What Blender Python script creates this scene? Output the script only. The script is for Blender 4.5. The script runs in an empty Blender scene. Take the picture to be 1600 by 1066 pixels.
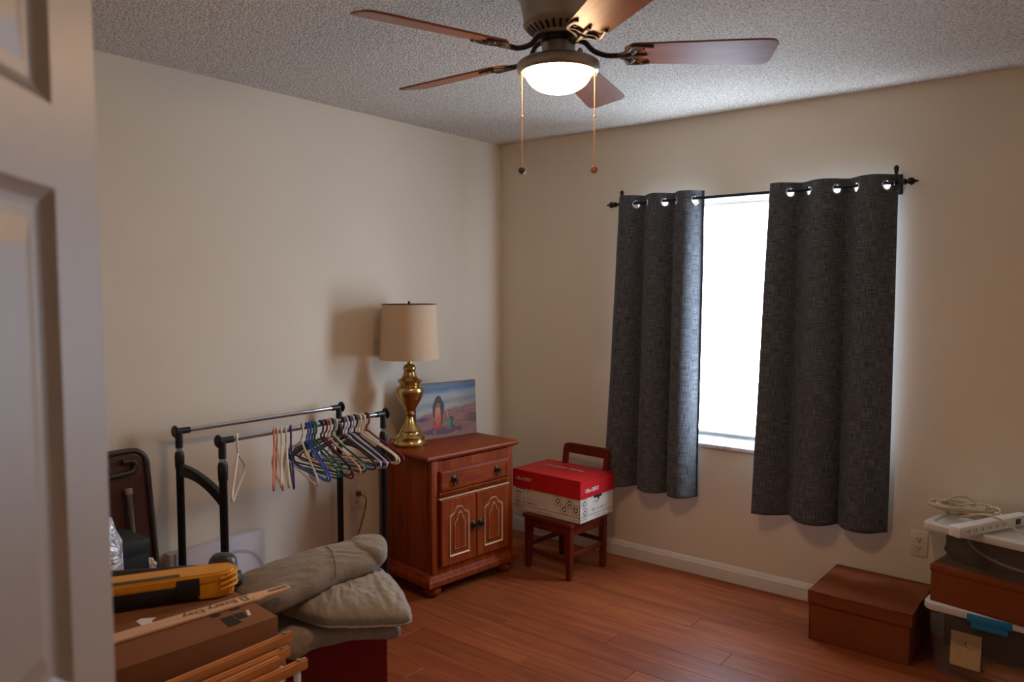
import bpy, bmesh, math, random
from mathutils import Vector, Matrix, noise
random.seed(7)
C = bpy.context.scene.collection
S = bpy.context.scene
R = math.radians
PI = math.pi

# ------------------------------------------------------------------ camera
CAM = Vector((3.073, -3.798, 1.53))
cd = bpy.data.cameras.new('camera'); cam = bpy.data.objects.new('camera', cd); C.objects.link(cam)
cd.sensor_width = 36; cd.lens = 36 * 1193 / 1600; cd.clip_start = 0.02
cam.location = CAM
cam.rotation_euler = (R(90 - 3.7886), 0, R(38.1747))
cd.dof.use_dof = True; cd.dof.focus_distance = 3.9; cd.dof.aperture_fstop = 4.0
S.camera = cam
# ------------------------------------------------------------------ world, light levels, exposure
W = bpy.data.worlds.new('overcast'); S.world = W; W.use_nodes = True
W.node_tree.nodes['Background'].inputs[0].default_value = (0.72, 0.86, 1.0, 1)
W.node_tree.nodes['Background'].inputs[1].default_value = 4.0
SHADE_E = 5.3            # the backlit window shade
LAMP_E = 21.0            # the glowing dome of the fan
HALL_FILL_W = 0.5             # unseen fill light added in the hall behind the camera
S.view_settings.view_transform = 'Standard'; S.view_settings.look = 'None'
S.view_settings.gamma = 1; S.view_settings.use_curve_mapping = False
S.view_settings.exposure = 2.03
S.cycles.use_denoising = True
S.cycles.max_bounces = 10; S.cycles.diffuse_bounces = 6

# ------------------------------------------------------------------ material helpers
def lin(c):
    return tuple((x / 12.92 if x <= 0.04045 else ((x + 0.055) / 1.055) ** 2.4) for x in (v / 255 for v in c))
def nodes(name):
    m = bpy.data.materials.new(name); m.use_nodes = True
    nt = m.node_tree
    return m, nt, nt.nodes['Principled BSDF']
def N(nt, t, **kw):
    n = nt.nodes.new(t)
    for k, v in kw.items(): setattr(n, k, v)
    return n
def coords(nt, scale=(1, 1, 1), kind='Object', rot=(0, 0, 0)):
    tc = N(nt, 'ShaderNodeTexCoord'); mp = N(nt, 'ShaderNodeMapping')
    mp.inputs['Scale'].default_value = scale; mp.inputs['Rotation'].default_value = rot
    nt.links.new(tc.outputs[kind], mp.inputs[0]); return mp.outputs[0]
def ramp(nt, fac, cols):
    r = N(nt, 'ShaderNodeValToRGB'); e = r.color_ramp.elements
    while len(e) < len(cols): e.new(0.5)
    for k, (p, c) in enumerate(cols): e[k].position = p; e[k].color = (*c, 1)
    nt.links.new(fac, r.inputs[0]); return r.outputs[0]
def tex_noise(nt, vec, scale, detail=4, rough=0.55, dist=0):
    n = N(nt, 'ShaderNodeTexNoise'); n.inputs['Scale'].default_value = scale; n.inputs['Detail'].default_value = detail
    n.inputs['Roughness'].default_value = rough; n.inputs['Distortion'].default_value = dist
    nt.links.new(vec, n.inputs['Vector']); return n.outputs['Fac']
def bump(nt, b, h, strength, dist):
    bp = N(nt, 'ShaderNodeBump'); bp.inputs['Strength'].default_value = strength; bp.inputs['Distance'].default_value = dist
    nt.links.new(h, bp.inputs['Height']); nt.links.new(bp.outputs[0], b.inputs['Normal'])
def plain(name, c, rough=0.5, metal=0.0, var=0.06, scale=18, bmp=0.0, coat=0.0, spec=0.5):
    m, nt, b = nodes(name); c = lin(c)
    f = tex_noise(nt, coords(nt), scale)
    lo = tuple(x * (1 - var * 2) for x in c); hi = tuple(min(1, x * (1 + var * 2)) for x in c)
    nt.links.new(ramp(nt, f, [(0.3, lo), (0.7, hi)]), b.inputs['Base Color'])
    b.inputs['Roughness'].default_value = rough; b.inputs['Metallic'].default_value = metal
    b.inputs['Coat Weight'].default_value = coat; b.inputs['Specular IOR Level'].default_value = spec
    if bmp: bump(nt, b, f, 0.5, bmp)
    return m
def wood(name, dark, mid, light, axis='Z', rough=0.35, scale=1.0, rand=0.0, coat=0.0, spec=0.5):
    m, nt, b = nodes(name)
    st = {'X': (1.2, 16, 16), 'Y': (16, 1.2, 16), 'Z': (16, 16, 1.2)}[axis]
    v = coords(nt, tuple(s * scale for s in st))
    if rand:
        oi = N(nt, 'ShaderNodeObjectInfo'); sc = N(nt, 'ShaderNodeVectorMath', operation='SCALE')
        cx = N(nt, 'ShaderNodeCombineXYZ')
        for k in range(3): nt.links.new(oi.outputs['Random'], cx.inputs[k])
        nt.links.new(cx.outputs[0], sc.inputs[0]); sc.inputs[3].default_value = 97.0
        ad = N(nt, 'ShaderNodeVectorMath', operation='ADD'); nt.links.new(v, ad.inputs[0]); nt.links.new(sc.outputs[0], ad.inputs[1]); v = ad.outputs[0]
    f1 = tex_noise(nt, v, 1.0, 6, 0.6, 1.2); f2 = tex_noise(nt, v, 5.0, 3, 0.6, 0.2)
    mx = N(nt, 'ShaderNodeMath', operation='MULTIPLY_ADD'); nt.links.new(f2, mx.inputs[0]); mx.inputs[1].default_value = 0.35
    sb = N(nt, 'ShaderNodeMath', operation='MULTIPLY_ADD'); nt.links.new(f1, sb.inputs[0]); sb.inputs[1].default_value = 0.75; sb.inputs[2].default_value = -0.04
    nt.links.new(sb.outputs[0], mx.inputs[2])
    col = ramp(nt, mx.outputs[0], [(0.3, lin(dark)), (0.5, lin(mid)), (0.72, lin(light))])
    if rand:
        hs = N(nt, 'ShaderNodeHueSaturation'); nt.links.new(col, hs.inputs['Color'])
        mr = N(nt, 'ShaderNodeMapRange'); mr.inputs[3].default_value = 1 - rand; mr.inputs[4].default_value = 1 + rand
        nt.links.new(oi.outputs['Random'], mr.inputs[0]); nt.links.new(mr.outputs[0], hs.inputs['Value']); col = hs.outputs[0]
    nt.links.new(col, b.inputs['Base Color'])
    b.inputs['Roughness'].default_value = rough; b.inputs['Coat Weight'].default_value = coat; b.inputs['Specular IOR Level'].default_value = spec
    bump(nt, b, mx.outputs[0], 0.15, 0.001)
    return m
def clear_plastic(name, tint, haze):
    m, nt, b = nodes(name)
    b.inputs['Base Color'].default_value = (*lin(tint), 1); b.inputs['Roughness'].default_value = 0.35
    tr = N(nt, 'ShaderNodeBsdfTransparent'); tr.inputs[0].default_value = (0.93, 0.94, 0.95, 1)
    mx = N(nt, 'ShaderNodeMixShader')
    f = tex_noise(nt, coords(nt), 9)
    mr = N(nt, 'ShaderNodeMapRange'); mr.inputs[3].default_value = haze * 0.7; mr.inputs[4].default_value = haze * 1.3
    nt.links.new(f, mr.inputs[0]); nt.links.new(mr.outputs[0], mx.inputs[0])
    nt.links.new(tr.outputs[0], mx.inputs[1]); nt.links.new(b.outputs[0], mx.inputs[2])
    nt.links.new(mx.outputs[0], nt.nodes['Material Output'].inputs[0]); return m

# ------------------------------------------------------------------ geometry helpers
def bm_new(): return bmesh.new()
def add_box(bm, c, s, rot=None, bev=0.0, seg=2):
    t = bmesh.new(); bmesh.ops.create_cube(t, size=1)
    for v in t.verts: v.co = Vector((v.co.x * s[0], v.co.y * s[1], v.co.z * s[2]))
    if bev: bmesh.ops.bevel(t, geom=list(t.edges), offset=min(bev, min(s) * 0.49), segments=seg, affect='EDGES', profile=0.5)
    M = Matrix.Translation(Vector(c))
    if rot is not None: M = M @ (rot if isinstance(rot, Matrix) else Matrix.Rotation(rot, 4, 'Z'))
    t.transform(M); merge(bm, t)
def merge(bm, t):
    me = bpy.data.meshes.new('t'); t.to_mesh(me); t.free(); bm.from_mesh(me); bpy.data.meshes.remove(me)
def add_lathe(bm, prof, n=32, c=(0, 0, 0), cap=True, M=None):
    rings = []; t = bmesh.new()
    for r, z in prof:
        rings.append([t.verts.new((r * math.cos(2 * PI * k / n), r * math.sin(2 * PI * k / n), z)) for k in range(n)] if r > 1e-6 else [t.verts.new((0, 0, z))])
    for a, b in zip(rings, rings[1:]):
        for k in range(n):
            k2 = (k + 1) % n
            if len(a) > 1 and len(b) > 1: t.faces.new((a[k], a[k2], b[k2], b[k]))
            elif len(a) > 1: t.faces.new((a[k], a[k2], b[0]))
            elif len(b) > 1: t.faces.new((a[0], b[k2], b[k]))
    if cap:
        if len(rings[0]) > 1: t.faces.new(list(reversed(rings[0])))
        if len(rings[-1]) > 1: t.faces.new(rings[-1])
    bmesh.ops.recalc_face_normals(t, faces=t.faces)
    t.transform(Matrix.Translation(Vector(c)) @ (M if M is not None else Matrix.Identity(4))); merge(bm, t)
def smooth_path(pts, n=8, closed=False):
    P = [Vector(p) for p in pts]; out = []; m = len(P)
    rng = range(m if closed else m - 1)
    for i in rng:
        g = (lambda k: P[k % m]) if closed else (lambda k: P[max(0, min(m - 1, k))])
        p0, p1, p2, p3 = g(i - 1), g(i), g(i + 1), g(i + 2)
        for s in range(n):
            t = s / n
            out.append(0.5 * ((2 * p1) + (p2 - p0) * t + (2 * p0 - 5 * p1 + 4 * p2 - p3) * t * t + (3 * p1 - p0 - 3 * p2 + p3) * t ** 3))
    if not closed: out.append(P[-1])
    return out
def add_tube(bm, pts, r, n=8, closed=False, ry=None):
    P = [Vector(p) for p in pts]; t = bmesh.new(); rings = []; m = len(P)
    up = None
    for i, p in enumerate(P):
        if closed: d = P[(i + 1) % m] - P[i - 1]
        else: d = P[min(i + 1, m - 1)] - P[max(i - 1, 0)]
        if d.length < 1e-9: d = Vector((0, 0, 1))
        d.normalize()
        if up is None:
            up = Vector((0, 0, 1)) if abs(d.z) < 0.9 else Vector((1, 0, 0))
        a = d.cross(up)
        if a.length < 1e-6: a = d.orthogonal()
        a.normalize(); b = a.cross(d); up = b
        rr = r[i] if isinstance(r, (list, tuple)) else r
        rings.append([t.verts.new(p + a * (rr * math.cos(2 * PI * k / n)) + b * ((ry or rr) * math.sin(2 * PI * k / n))) for k in range(n)])
    pairs = list(zip(rings, rings[1:])) + ([(rings[-1], rings[0])] if closed else [])
    for a, b in pairs:
        for k in range(n): t.faces.new((a[k], a[(k + 1) % n], b[(k + 1) % n], b[k]))
    if not closed: t.faces.new(rings[0]); t.faces.new(list(reversed(rings[-1])))
    bmesh.ops.recalc_face_normals(t, faces=t.faces); merge(bm, t)
def add_cyl(bm, a, b, r, n=16, r2=None):
    add_tube(bm, [a, b], [r, r if r2 is None else r2], n)
def add_prism(bm, poly, z0, z1, M=None):
    t = bmesh.new(); lo = [t.verts.new((x, y, z0)) for x, y in poly]; hi = [t.verts.new((x, y, z1)) for x, y in poly]
    n = len(poly); t.faces.new(list(reversed(lo))); t.faces.new(hi)
    for k in range(n): t.faces.new((lo[k], lo[(k + 1) % n], hi[(k + 1) % n], hi[k]))
    bmesh.ops.recalc_face_normals(t, faces=t.faces)
    if M is not None: t.transform(M)
    merge(bm, t)
def add_sphere(bm, c, r, n=16):
    t = bmesh.new(); bmesh.ops.create_uvsphere(t, u_segments=n, v_segments=max(6, n // 2), radius=1)
    if not isinstance(r, (tuple, list)): r = (r, r, r)
    for v in t.verts: v.co = Vector((v.co.x * r[0], v.co.y * r[1], v.co.z * r[2]))
    t.transform(Matrix.Translation(Vector(c))); merge(bm, t)
def obj(name, bm, m, parent=None, smooth=None, kind=None):
    me = bpy.data.meshes.new(name); bm.to_mesh(me); bm.free(); me.materials.append(m)
    o = bpy.data.objects.new(name, me); C.objects.link(o)
    if parent is not None: o.parent = parent
    if smooth is not None:
        me.polygons.foreach_set('use_smooth', [True] * len(me.polygons))
        if smooth: me.set_sharp_from_angle(angle=R(smooth))
    if kind: o['kind'] = kind
    return o
def tag(o, label, cat, group=None):
    o['label'] = label; o['category'] = cat
    if group: o['group'] = group
    return o
def thing(name, label, cat, loc=(0, 0, 0), rz=0, group=None):
    o = bpy.data.objects.new(name, None); C.objects.link(o); o.empty_display_size = 0.05
    o.location = loc; o.rotation_euler = (0, 0, rz); return tag(o, label, cat, group)
def box(name, c, s, m, parent=None, bev=0.0, rot=None, kind=None, seg=2):
    bm = bm_new(); add_box(bm, c, s, rot, bev, seg); return obj(name, bm, m, parent, 40 if bev else None, kind)
def struct(name, bm, m, parent=None, smooth=None):
    o = obj(name, bm, m, parent, smooth)
    if parent is None: o['kind'] = 'structure'
    return o
_text_cache = {}
def lettering(body, h, m, parent, M, name='lettering', align='LEFT', w=None, off=0.0):
    cu = bpy.data.curves.new('t', 'FONT'); cu.body = body; cu.size = 1; cu.extrude = 0.0; cu.align_x = align; cu.offset = off; cu.resolution_u = 3
    o = bpy.data.objects.new('t', cu); C.objects.link(o)
    dg = bpy.context.evaluated_depsgraph_get(); me = bpy.data.meshes.new_from_object(o.evaluated_get(dg)); bpy.data.objects.remove(o)
    xs = [v.co.x for v in me.vertices]; ww = max(xs) - min(xs); sx = h if w is None else w / ww
    me.transform(Matrix.Diagonal((sx, h, 1, 1)))
    me.materials.clear(); me.materials.append(m)
    t = bpy.data.objects.new(name, me); C.objects.link(t); t.parent = parent; t.matrix_local = M; return t
def frame(o, x, z):     # matrix with given origin, x axis and normal
    x = Vector(x).normalized(); z = Vector(z).normalized(); y = z.cross(x)
    return Matrix(((x.x, y.x, z.x, o[0]), (x.y, y.y, z.y, o[1]), (x.z, y.z, z.z, o[2]), (0, 0, 0, 1)))

# ------------------------------------------------------------------ materials
def wall_mat(name, c):
    m, nt, b = nodes(name); v = coords(nt, kind='Object')
    f = tex_noise(nt, v, 1.3, 2); c = lin(c)
    nt.links.new(ramp(nt, f, [(0.3, tuple(x * .97 for x in c)), (0.7, tuple(x * 1.03 for x in c))]), b.inputs['Base Color'])
    b.inputs['Roughness'].default_value = 0.75; b.inputs['Specular IOR Level'].default_value = 0.3
    bump(nt, b, tex_noise(nt, v, 160, 2), 0.12, 0.002); return m
M_wall = wall_mat('cream_wall_paint', (226, 213, 193))
M_trim = plain('white_semi_gloss_paint', (228, 222, 210), 0.4, var=0.02)
M_door = plain('door_paint', (188, 172, 158), 0.45, var=0.015)
def ceil_mat():
    m, nt, b = nodes('popcorn_ceiling'); v = coords(nt)
    f = tex_noise(nt, v, 120, 4, 0.75); 
    vo = N(nt, 'ShaderNodeTexVoronoi'); vo.inputs['Scale'].default_value = 130; nt.links.new(v, vo.inputs['Vector'])
    ad = N(nt, 'ShaderNodeMath', operation='MULTIPLY_ADD'); nt.links.new(vo.outputs['Distance'], ad.inputs[0]); ad.inputs[1].default_value = -0.7
    nt.links.new(f, ad.inputs[2])
    nt.links.new(ramp(nt, f, [(0.40, lin((186, 176, 165))), (0.53, lin((250, 240, 227)))]), b.inputs['Base Color'])  # darker specks put the shade of the popcorn pits into the colour
    b.inputs['Roughness'].default_value = 0.95; b.inputs['Specular IOR Level'].default_value = 0.1
    bump(nt, b, ad.outputs[0], 0.8, 0.016); return m
M_ceil = ceil_mat()
M_floor = wood('cherry_laminate', (110, 52, 26), (140, 70, 37), (162, 90, 50), 'X', 0.45, 1.0, rand=0.08, spec=0.25)
M_joint = plain('plank_joint', (92, 50, 30), 0.7)
M_pine = wood('stained_pine', (98, 34, 6), (134, 53, 11), (160, 76, 22), 'Z', 0.55, 1.1, spec=0.2)
M_pine_h = wood('stained_pine_across', (98, 34, 6), (134, 53, 11), (160, 76, 22), 'X', 0.48, 1.1, spec=0.25)
M_pale = plain('pale_edge', (205, 170, 128), 0.5)  # mouldings and beads, paler than the stained pine
M_bronze = plain('dark_bronze', (58, 48, 40), 0.4, 0.8)
M_chair = wood('red_brown_wood', (74, 20, 6), (100, 31, 11), (120, 43, 18), 'Z', 0.42, 1.2, spec=0.35)
M_brass = plain('antique_brass', (196, 164, 104), 0.26, 1.0, var=0.05)
M_nickel = plain('brushed_nickel', (168, 156, 142), 0.34, 0.9, var=0.05)
M_nickel_d = plain('dark_nickel', (96, 86, 76), 0.28, 1.0, var=0.05)
M_chrome = plain('chrome', (205, 208, 212), 0.12, 1.0, var=0.02)
M_black = plain('black_plastic', (22, 22, 23), 0.4)
M_blackm = plain('black_satin_metal', (20, 19, 20), 0.35, 0.3)
M_blade = wood('walnut_blade', (120, 66, 36), (148, 86, 50), (168, 104, 64), 'X', 0.38, 1.5, spec=0.4)
M_card = plain('brown_cardboard', (128, 80, 48), 0.8, var=0.04, scale=7, spec=0.25)
M_card2 = plain('reddish_cardboard', (126, 64, 30), 0.8, var=0.04, scale=7, spec=0.25)
M_white = plain('white_plastic', (228, 226, 222), 0.4, var=0.015)
M_print = plain('black_print', (25, 24, 26), 0.7)
M_printw = plain('white_print', (236, 230, 226), 0.6)
M_red = plain('red_lid_paper', (196, 18, 24), 0.5, var=0.03)
M_redbin = plain('deep_red_fabric', (124, 8, 12), 0.75, var=0.08, scale=120)
M_boxw = plain('white_box_paper', (228, 220, 208), 0.65, var=0.02)

def emit(name, col, k, base):
    m, nt, b = nodes(name)
    b.inputs['Base Color'].default_value = (*base, 1); b.inputs['Roughness'].default_value = 0.6
    b.inputs['Emission Color'].default_value = (*col, 1); b.inputs['Emission Strength'].default_value = k; return m
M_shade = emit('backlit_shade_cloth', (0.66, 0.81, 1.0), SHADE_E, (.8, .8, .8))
M_dome = emit('glowing_frosted_glass', (1.0, 0.64, 0.36), LAMP_E, (.9, .88, .84))

def fabric(name, dark, light, su=1.0):
    m, nt, b = nodes(name)
    v1 = coords(nt, (520 * su, 18 * su, 1), 'UV'); v2 = coords(nt, (20 * su, 460 * su, 1), 'UV')
    f1 = tex_noise(nt, v1, 1, 3, 0.6); f2 = tex_noise(nt, v2, 1, 3, 0.6)
    ad = N(nt, 'ShaderNodeMath', operation='ADD'); nt.links.new(f1, ad.inputs[0]); nt.links.new(f2, ad.inputs[1])
    hf = N(nt, 'ShaderNodeMath', operation='MULTIPLY'); nt.links.new(ad.outputs[0], hf.inputs[0]); hf.inputs[1].default_value = 0.5
    nt.links.new(ramp(nt, hf.outputs[0], [(0.38, lin(dark)), (0.5, tuple((a + c) / 2.6 for a, c in zip(lin(dark), lin(light)))), (0.62, lin(light))]), b.inputs['Base Color'])
    b.inputs['Roughness'].default_value = 0.9; b.inputs['Specular IOR Level'].default_value = 0.15; b.inputs['Sheen Weight'].default_value = 0.1
    bump(nt, b, hf.outputs[0], 0.3, 0.001); return m
M_curtain = fabric('grey_linen_weave', (40, 42, 46), (122, 125, 130))

def cloth(name, c, wr=26):
    m, nt, b = nodes(name); c = lin(c)
    v = coords(nt, (1, 1, 1)); f = tex_noise(nt, v, 60, 3)
    nt.links.new(ramp(nt, f, [(0.3, tuple(x * .88 for x in c)), (0.7, tuple(min(1, x * 1.08) for x in c))]), b.inputs['Base Color'])
    b.inputs['Roughness'].default_value = 0.8; b.inputs['Sheen Weight'].default_value = 0.25; b.inputs['Specular IOR Level'].default_value = 0.2
    bump(nt, b, tex_noise(nt, coords(nt, (2.4, 0.8, 1)), wr, 3, 0.55, 1.5), 0.35, 0.006); return m
M_quilt = cloth('grey_taupe_satin', (138, 126, 113))
M_comf = cloth('grey_comforter', (150, 139, 126), 18)

# ------------------------------------------------------------------ room shell   (x 0..3.6, y -3.97..0, z 0..2.44)
RX, RY, RH = 3.6, -3.97, 2.44
WX0, WX1, WZ0, WZ1 = 0.98, 2.28, 0.71, 2.005      # window opening
bm = bm_new(); add_box(bm, (RX / 2, RY / 2 - .7, RH + .05), (RX + .5, -RY + 1.9, .1)); struct('ceiling', bm, M_ceil)
bm = bm_new(); add_box(bm, (-.06, RY / 2 - .1, RH / 2), (.12, -RY + .4, RH)); struct('wall_left', bm, M_wall)
bm = bm_new(); add_box(bm, (RX + .06, RY / 2 - .1, RH / 2), (.12, -RY + .4, RH)); struct('wall_right', bm, M_wall)
bm = bm_new(); th = .16
for x0, x1, z0, z1 in ((0, WX0, 0, RH), (WX1, RX, 0, RH), (WX0, WX1, 0, WZ0), (WX0, WX1, WZ1, RH)):
    add_box(bm, ((x0 + x1) / 2, th / 2, (z0 + z1) / 2), (x1 - x0, th, z1 - z0))
bmesh.ops.remove_doubles(bm, verts=bm.verts, dist=1e-5)
struct('wall_window', bm, M_wall)
DX0, DX1, DZ = 2.74, 3.52, 2.05                    # doorway behind the camera
bm = bm_new()
for x0, x1, z0, z1 in ((0, DX0, 0, RH), (DX1, RX, 0, RH), (DX0, DX1, DZ, RH)):
    add_box(bm, ((x0 + x1) / 2, RY - .06, (z0 + z1) / 2), (x1 - x0, .12, z1 - z0))
struct('wall_back', bm, M_wall)
bm = bm_new()
for cx_, cy_, sx_, sy_ in ((1.75, -4.65, .1, 1.12), (3.71, -4.65, .14, 1.16), (2.7, -5.2, 2.2, .1)):
    add_box(bm, (cx_, cy_, RH / 2), (sx_, sy_, RH))
struct('wall_hall', bm, M_wall)
# floor planks
fl = bm_new(); add_box(fl, (RX / 2, RY / 2 - .7, -.03), (RX + .5, -RY + 1.9, .05)); floor = struct('floor', fl, M_joint)
pw, pl_ = 0.127, 1.21
pm = bm_new(); add_box(pm, (0, 0, -.0025), (pl_ - .0012, pw - .0009, .005), None, .0009, 1)
pme = None; row = 0; y = 0.0
def plank_mesh(L):
    b = bm_new(); add_box(b, (0, 0, -.0025), (L - .0012, pw - .0009, .005), None, .0009, 1)
    me = bpy.data.meshes.new('plank'); b.to_mesh(me); b.free(); me.materials.append(M_floor); return me
meshes = {}
while y > -4.6:
    x = 0.0; first = True; off = (0.0, .55, 1.02, .28, .8)[row % 5]
    while x < RX:
        L = (pl_ - off if off > 0 else pl_) if first else pl_
        L = round(min(L, RX - x), 3); first = False
        if L < .03: break
        if L not in meshes: meshes[L] = plank_mesh(L)
        p = bpy.data.objects.new('plank', meshes[L]); C.objects.link(p); p.parent = floor
        p.location = (x + L / 2, y - pw / 2, 0); x += L
    y -= pw; row += 1
pm.free()
# baseboards
def baseboard(name, a, b, n):
    a, b, n = Vector(a), Vector(b), Vector(n); d = (b - a).normalized(); L = (b - a).length
    bm = bm_new()
    prof = [(0, 0), (.013, 0), (.013, .062), (.009, .07), (.009, .074), (.006, .079), (.0035, .086), (0, .088)]
    M = frame(a, n, d)
    M = Matrix(((n.x, 0, d.x, a.x), (n.y, 0, d.y, a.y), (0, 1, 0, a.z), (0, 0, 0, 1)))
    add_prism(bm, prof, 0, L, M); struct(name, bm, M_trim)
baseboard('baseboard_window', (0.0, 0, 0), (RX, 0, 0), (0, -1, 0))
baseboard('baseboard_left', (0, RY, 0), (0, 0, 0), (1, 0, 0))
baseboard('baseboard_right', (RX, RY, 0), (RX, 0, 0), (-1, 0, 0))
# window: frame, sashes, panes, sill
wy = .10
bm = bm_new(); w_, h_ = WX1 - WX0, WZ1 - WZ0; wcx, wcz = (WX0 + WX1) / 2, (WZ0 + WZ1) / 2
win = bpy.data.objects.new('window_1', None); C.objects.link(win); win['kind'] = 'structure'
def rect_frame(bm, x0, x1, z0, z1, y, t, d):
    add_box(bm, ((x0 + x1) / 2, y, z1 - t / 2), (x1 - x0, d, t)); add_box(bm, ((x0 + x1) / 2, y, z0 + t / 2), (x1 - x0, d, t))
    for x in (x0 + t / 2, x1 - t / 2): add_box(bm, (x, y, (z0 + z1) / 2), (t, d, z1 - z0 - 2 * t))
rect_frame(bm, WX0, WX1, WZ0 + .0, WZ1, wy + .015, .035, .08); struct('window_frame', bm, M_white, win)
zm = 1.345
bm = bm_new(); rect_frame(bm, WX0 + .035, WX1 - .035, zm - .02, WZ1 - .035, wy + .03, .035, .03); s1 = struct('upper_sash', bm, M_white, win)
bm = bm_new(); rect_frame(bm, WX0 + .035, WX1 - .035, WZ0 + .035, zm + .02, wy - .005, .04, .03); s2 = struct('lower_sash', bm, M_white, win)
M_glass = clear_plastic('window_glass', (240, 245, 250), 0.06)
box('pane', (wcx, wy + .03, (zm + WZ1 - .05) / 2), (w_ - .14, .004, WZ1 - .05 - zm), M_glass, s1)
box('pane', (wcx, wy - .005, (zm + WZ0 + .06) / 2), (w_ - .15, .004, zm - WZ0 - .09), M_glass, s2)
def marble():
    m, nt, b = nodes('sill_marble'); f = tex_noise(nt, coords(nt, (1, 1, 1)), 14, 6, .6, 1.5)
    nt.links.new(ramp(nt, f, [(.35, lin((190, 186, 178))), (.55, lin((224, 221, 214)))]), b.inputs['Base Color']); b.inputs['Roughness'].default_value = .25; return m
M_marble = marble()
bm = bm_new(); add_box(bm, (wcx, .03, WZ0 + .0), (w_ + .0, .10, .02), None, .003); struct('trim_1', bm, M_marble, None, 40)
# roller shade
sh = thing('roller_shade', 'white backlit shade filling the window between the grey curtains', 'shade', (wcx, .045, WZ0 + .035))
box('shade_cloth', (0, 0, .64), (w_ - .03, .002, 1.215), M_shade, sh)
M_hem = plain('grey_hem_bar', (176, 178, 180), 0.4)
bm = bm_new(); add_cyl(bm, (-w_ / 2 + .015, 0, .022), (w_ / 2 - .015, 0, .022), .017, 12); obj('bottom_bar', bm, M_hem, sh, 40)
bm = bm_new(); add_cyl(bm, (-w_ / 2 + .008, .005, 1.237), (w_ / 2 - .008, .005, 1.237), .016, 16); obj('roller_tube', bm, M_white, sh, 40)

# ------------------------------------------------------------------ open door (left foreground)
hx, hy = 2.775, -3.93
ddir = Vector((-.743, .669, 0)).normalized(); drz = math.atan2(ddir.y, ddir.x)
door = bpy.data.objects.new('door_1', None); C.objects.link(door); door['kind'] = 'structure'
door.location = (hx, hy, 0.012); door.rotation_euler = (0, 0, drz)
DW, DH, DT = .762, 2.02, .035      # local: x from hinge to free edge, face seen from the room is local -y
st, ps = .112, .0
zs = [(.22, .92), (1.135, 1.613), (1.69, 1.90)]
xs = [(st, DW / 2 - .05), (DW / 2 + .05, DW - st)]
bm = bm_new()
def pbox(x0, x1, z0, z1): add_box(bm, ((x0 + x1) / 2, DT / 2, (z0 + z1) / 2), (x1 - x0, DT, z1 - z0))
pbox(0, st, 0, DH); pbox(DW - st, DW, 0, DH); pbox(DW / 2 - .05, DW / 2 + .05, 0, DH)
zc = [0] + [z for p in zs for z in p] + [DH]
for k in range(0, len(zc), 2):
    for x0, x1 in xs: pbox(x0, x1, zc[k], zc[k + 1])
obj('door_leaf', bm, M_door, door)
for x0, x1 in xs:
    for z0, z1 in zs:
        bm = bm_new()
        for sgn, yb in ((-1, 0.0), (1, DT)):
            def ring(i, dep):   # rectangle inset by i, sunk by dep
                yy = yb - sgn * dep
                return [bm.verts.new((x, yy, z)) for x, z in ((x0 + i, z0 + i), (x1 - i, z0 + i), (x1 - i, z1 - i), (x0 + i, z1 - i))]
            rs = [ring(*a) for a in ((0, 0.0), (.006, .005), (.012, .009), (.018, .011), (.03, .0105), (.055, .004))]
            for a, b in zip(rs, rs[1:]):
                for k in range(4): bm.faces.new((a[k], a[(k + 1) % 4], b[(k + 1) % 4], b[k]))
            bm.faces.new(rs[-1])
        bmesh.ops.recalc_face_normals(bm, faces=bm.faces)
        obj('door_panel', bm, M_door, door)
for z in (.25, 1.0, 1.8):
    bm = bm_new(); add_cyl(bm, (0, DT + .004, z - .045), (0, DT + .004, z + .045), .007, 12); obj('hinge', bm, M_brass, door, 40)
bm = bm_new()
for s in (1, -1):
    Mk = Matrix.Rotation(R(90) * s, 4, 'X')
    add_lathe(bm, [(.03, 0), (.03, .006), (.012, .01), (.011, .03), (.024, .04), (.028, .052), (.02, .062), (0, .064)], 24, (DW - .06, 0 if s == 1 else DT, .96), True, Mk)
obj('door_knob', bm, M_brass, door, 40)
# doorway casing behind
bm = bm_new()
for x in (DX0 + .0, DX1): add_box(bm, (x, RY - .06, DZ / 2), (.03, .13, DZ))
add_box(bm, ((DX0 + DX1) / 2, RY - .06, DZ), (DX1 - DX0 + .03, .13, .03))
struct('trim_2', bm, M_trim)
# added fill light in the hall (behind the camera), not a known lamp
ld = bpy.data.lights.new('hall_fill_light', 'POINT'); ld.energy = HALL_FILL_W; ld.color = (1, .9, .78); ld.shadow_soft_size = .12
lo = bpy.data.objects.new('hall_fill_light', ld); C.objects.link(lo); lo.location = (2.6, -4.6, 2.3)

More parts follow.
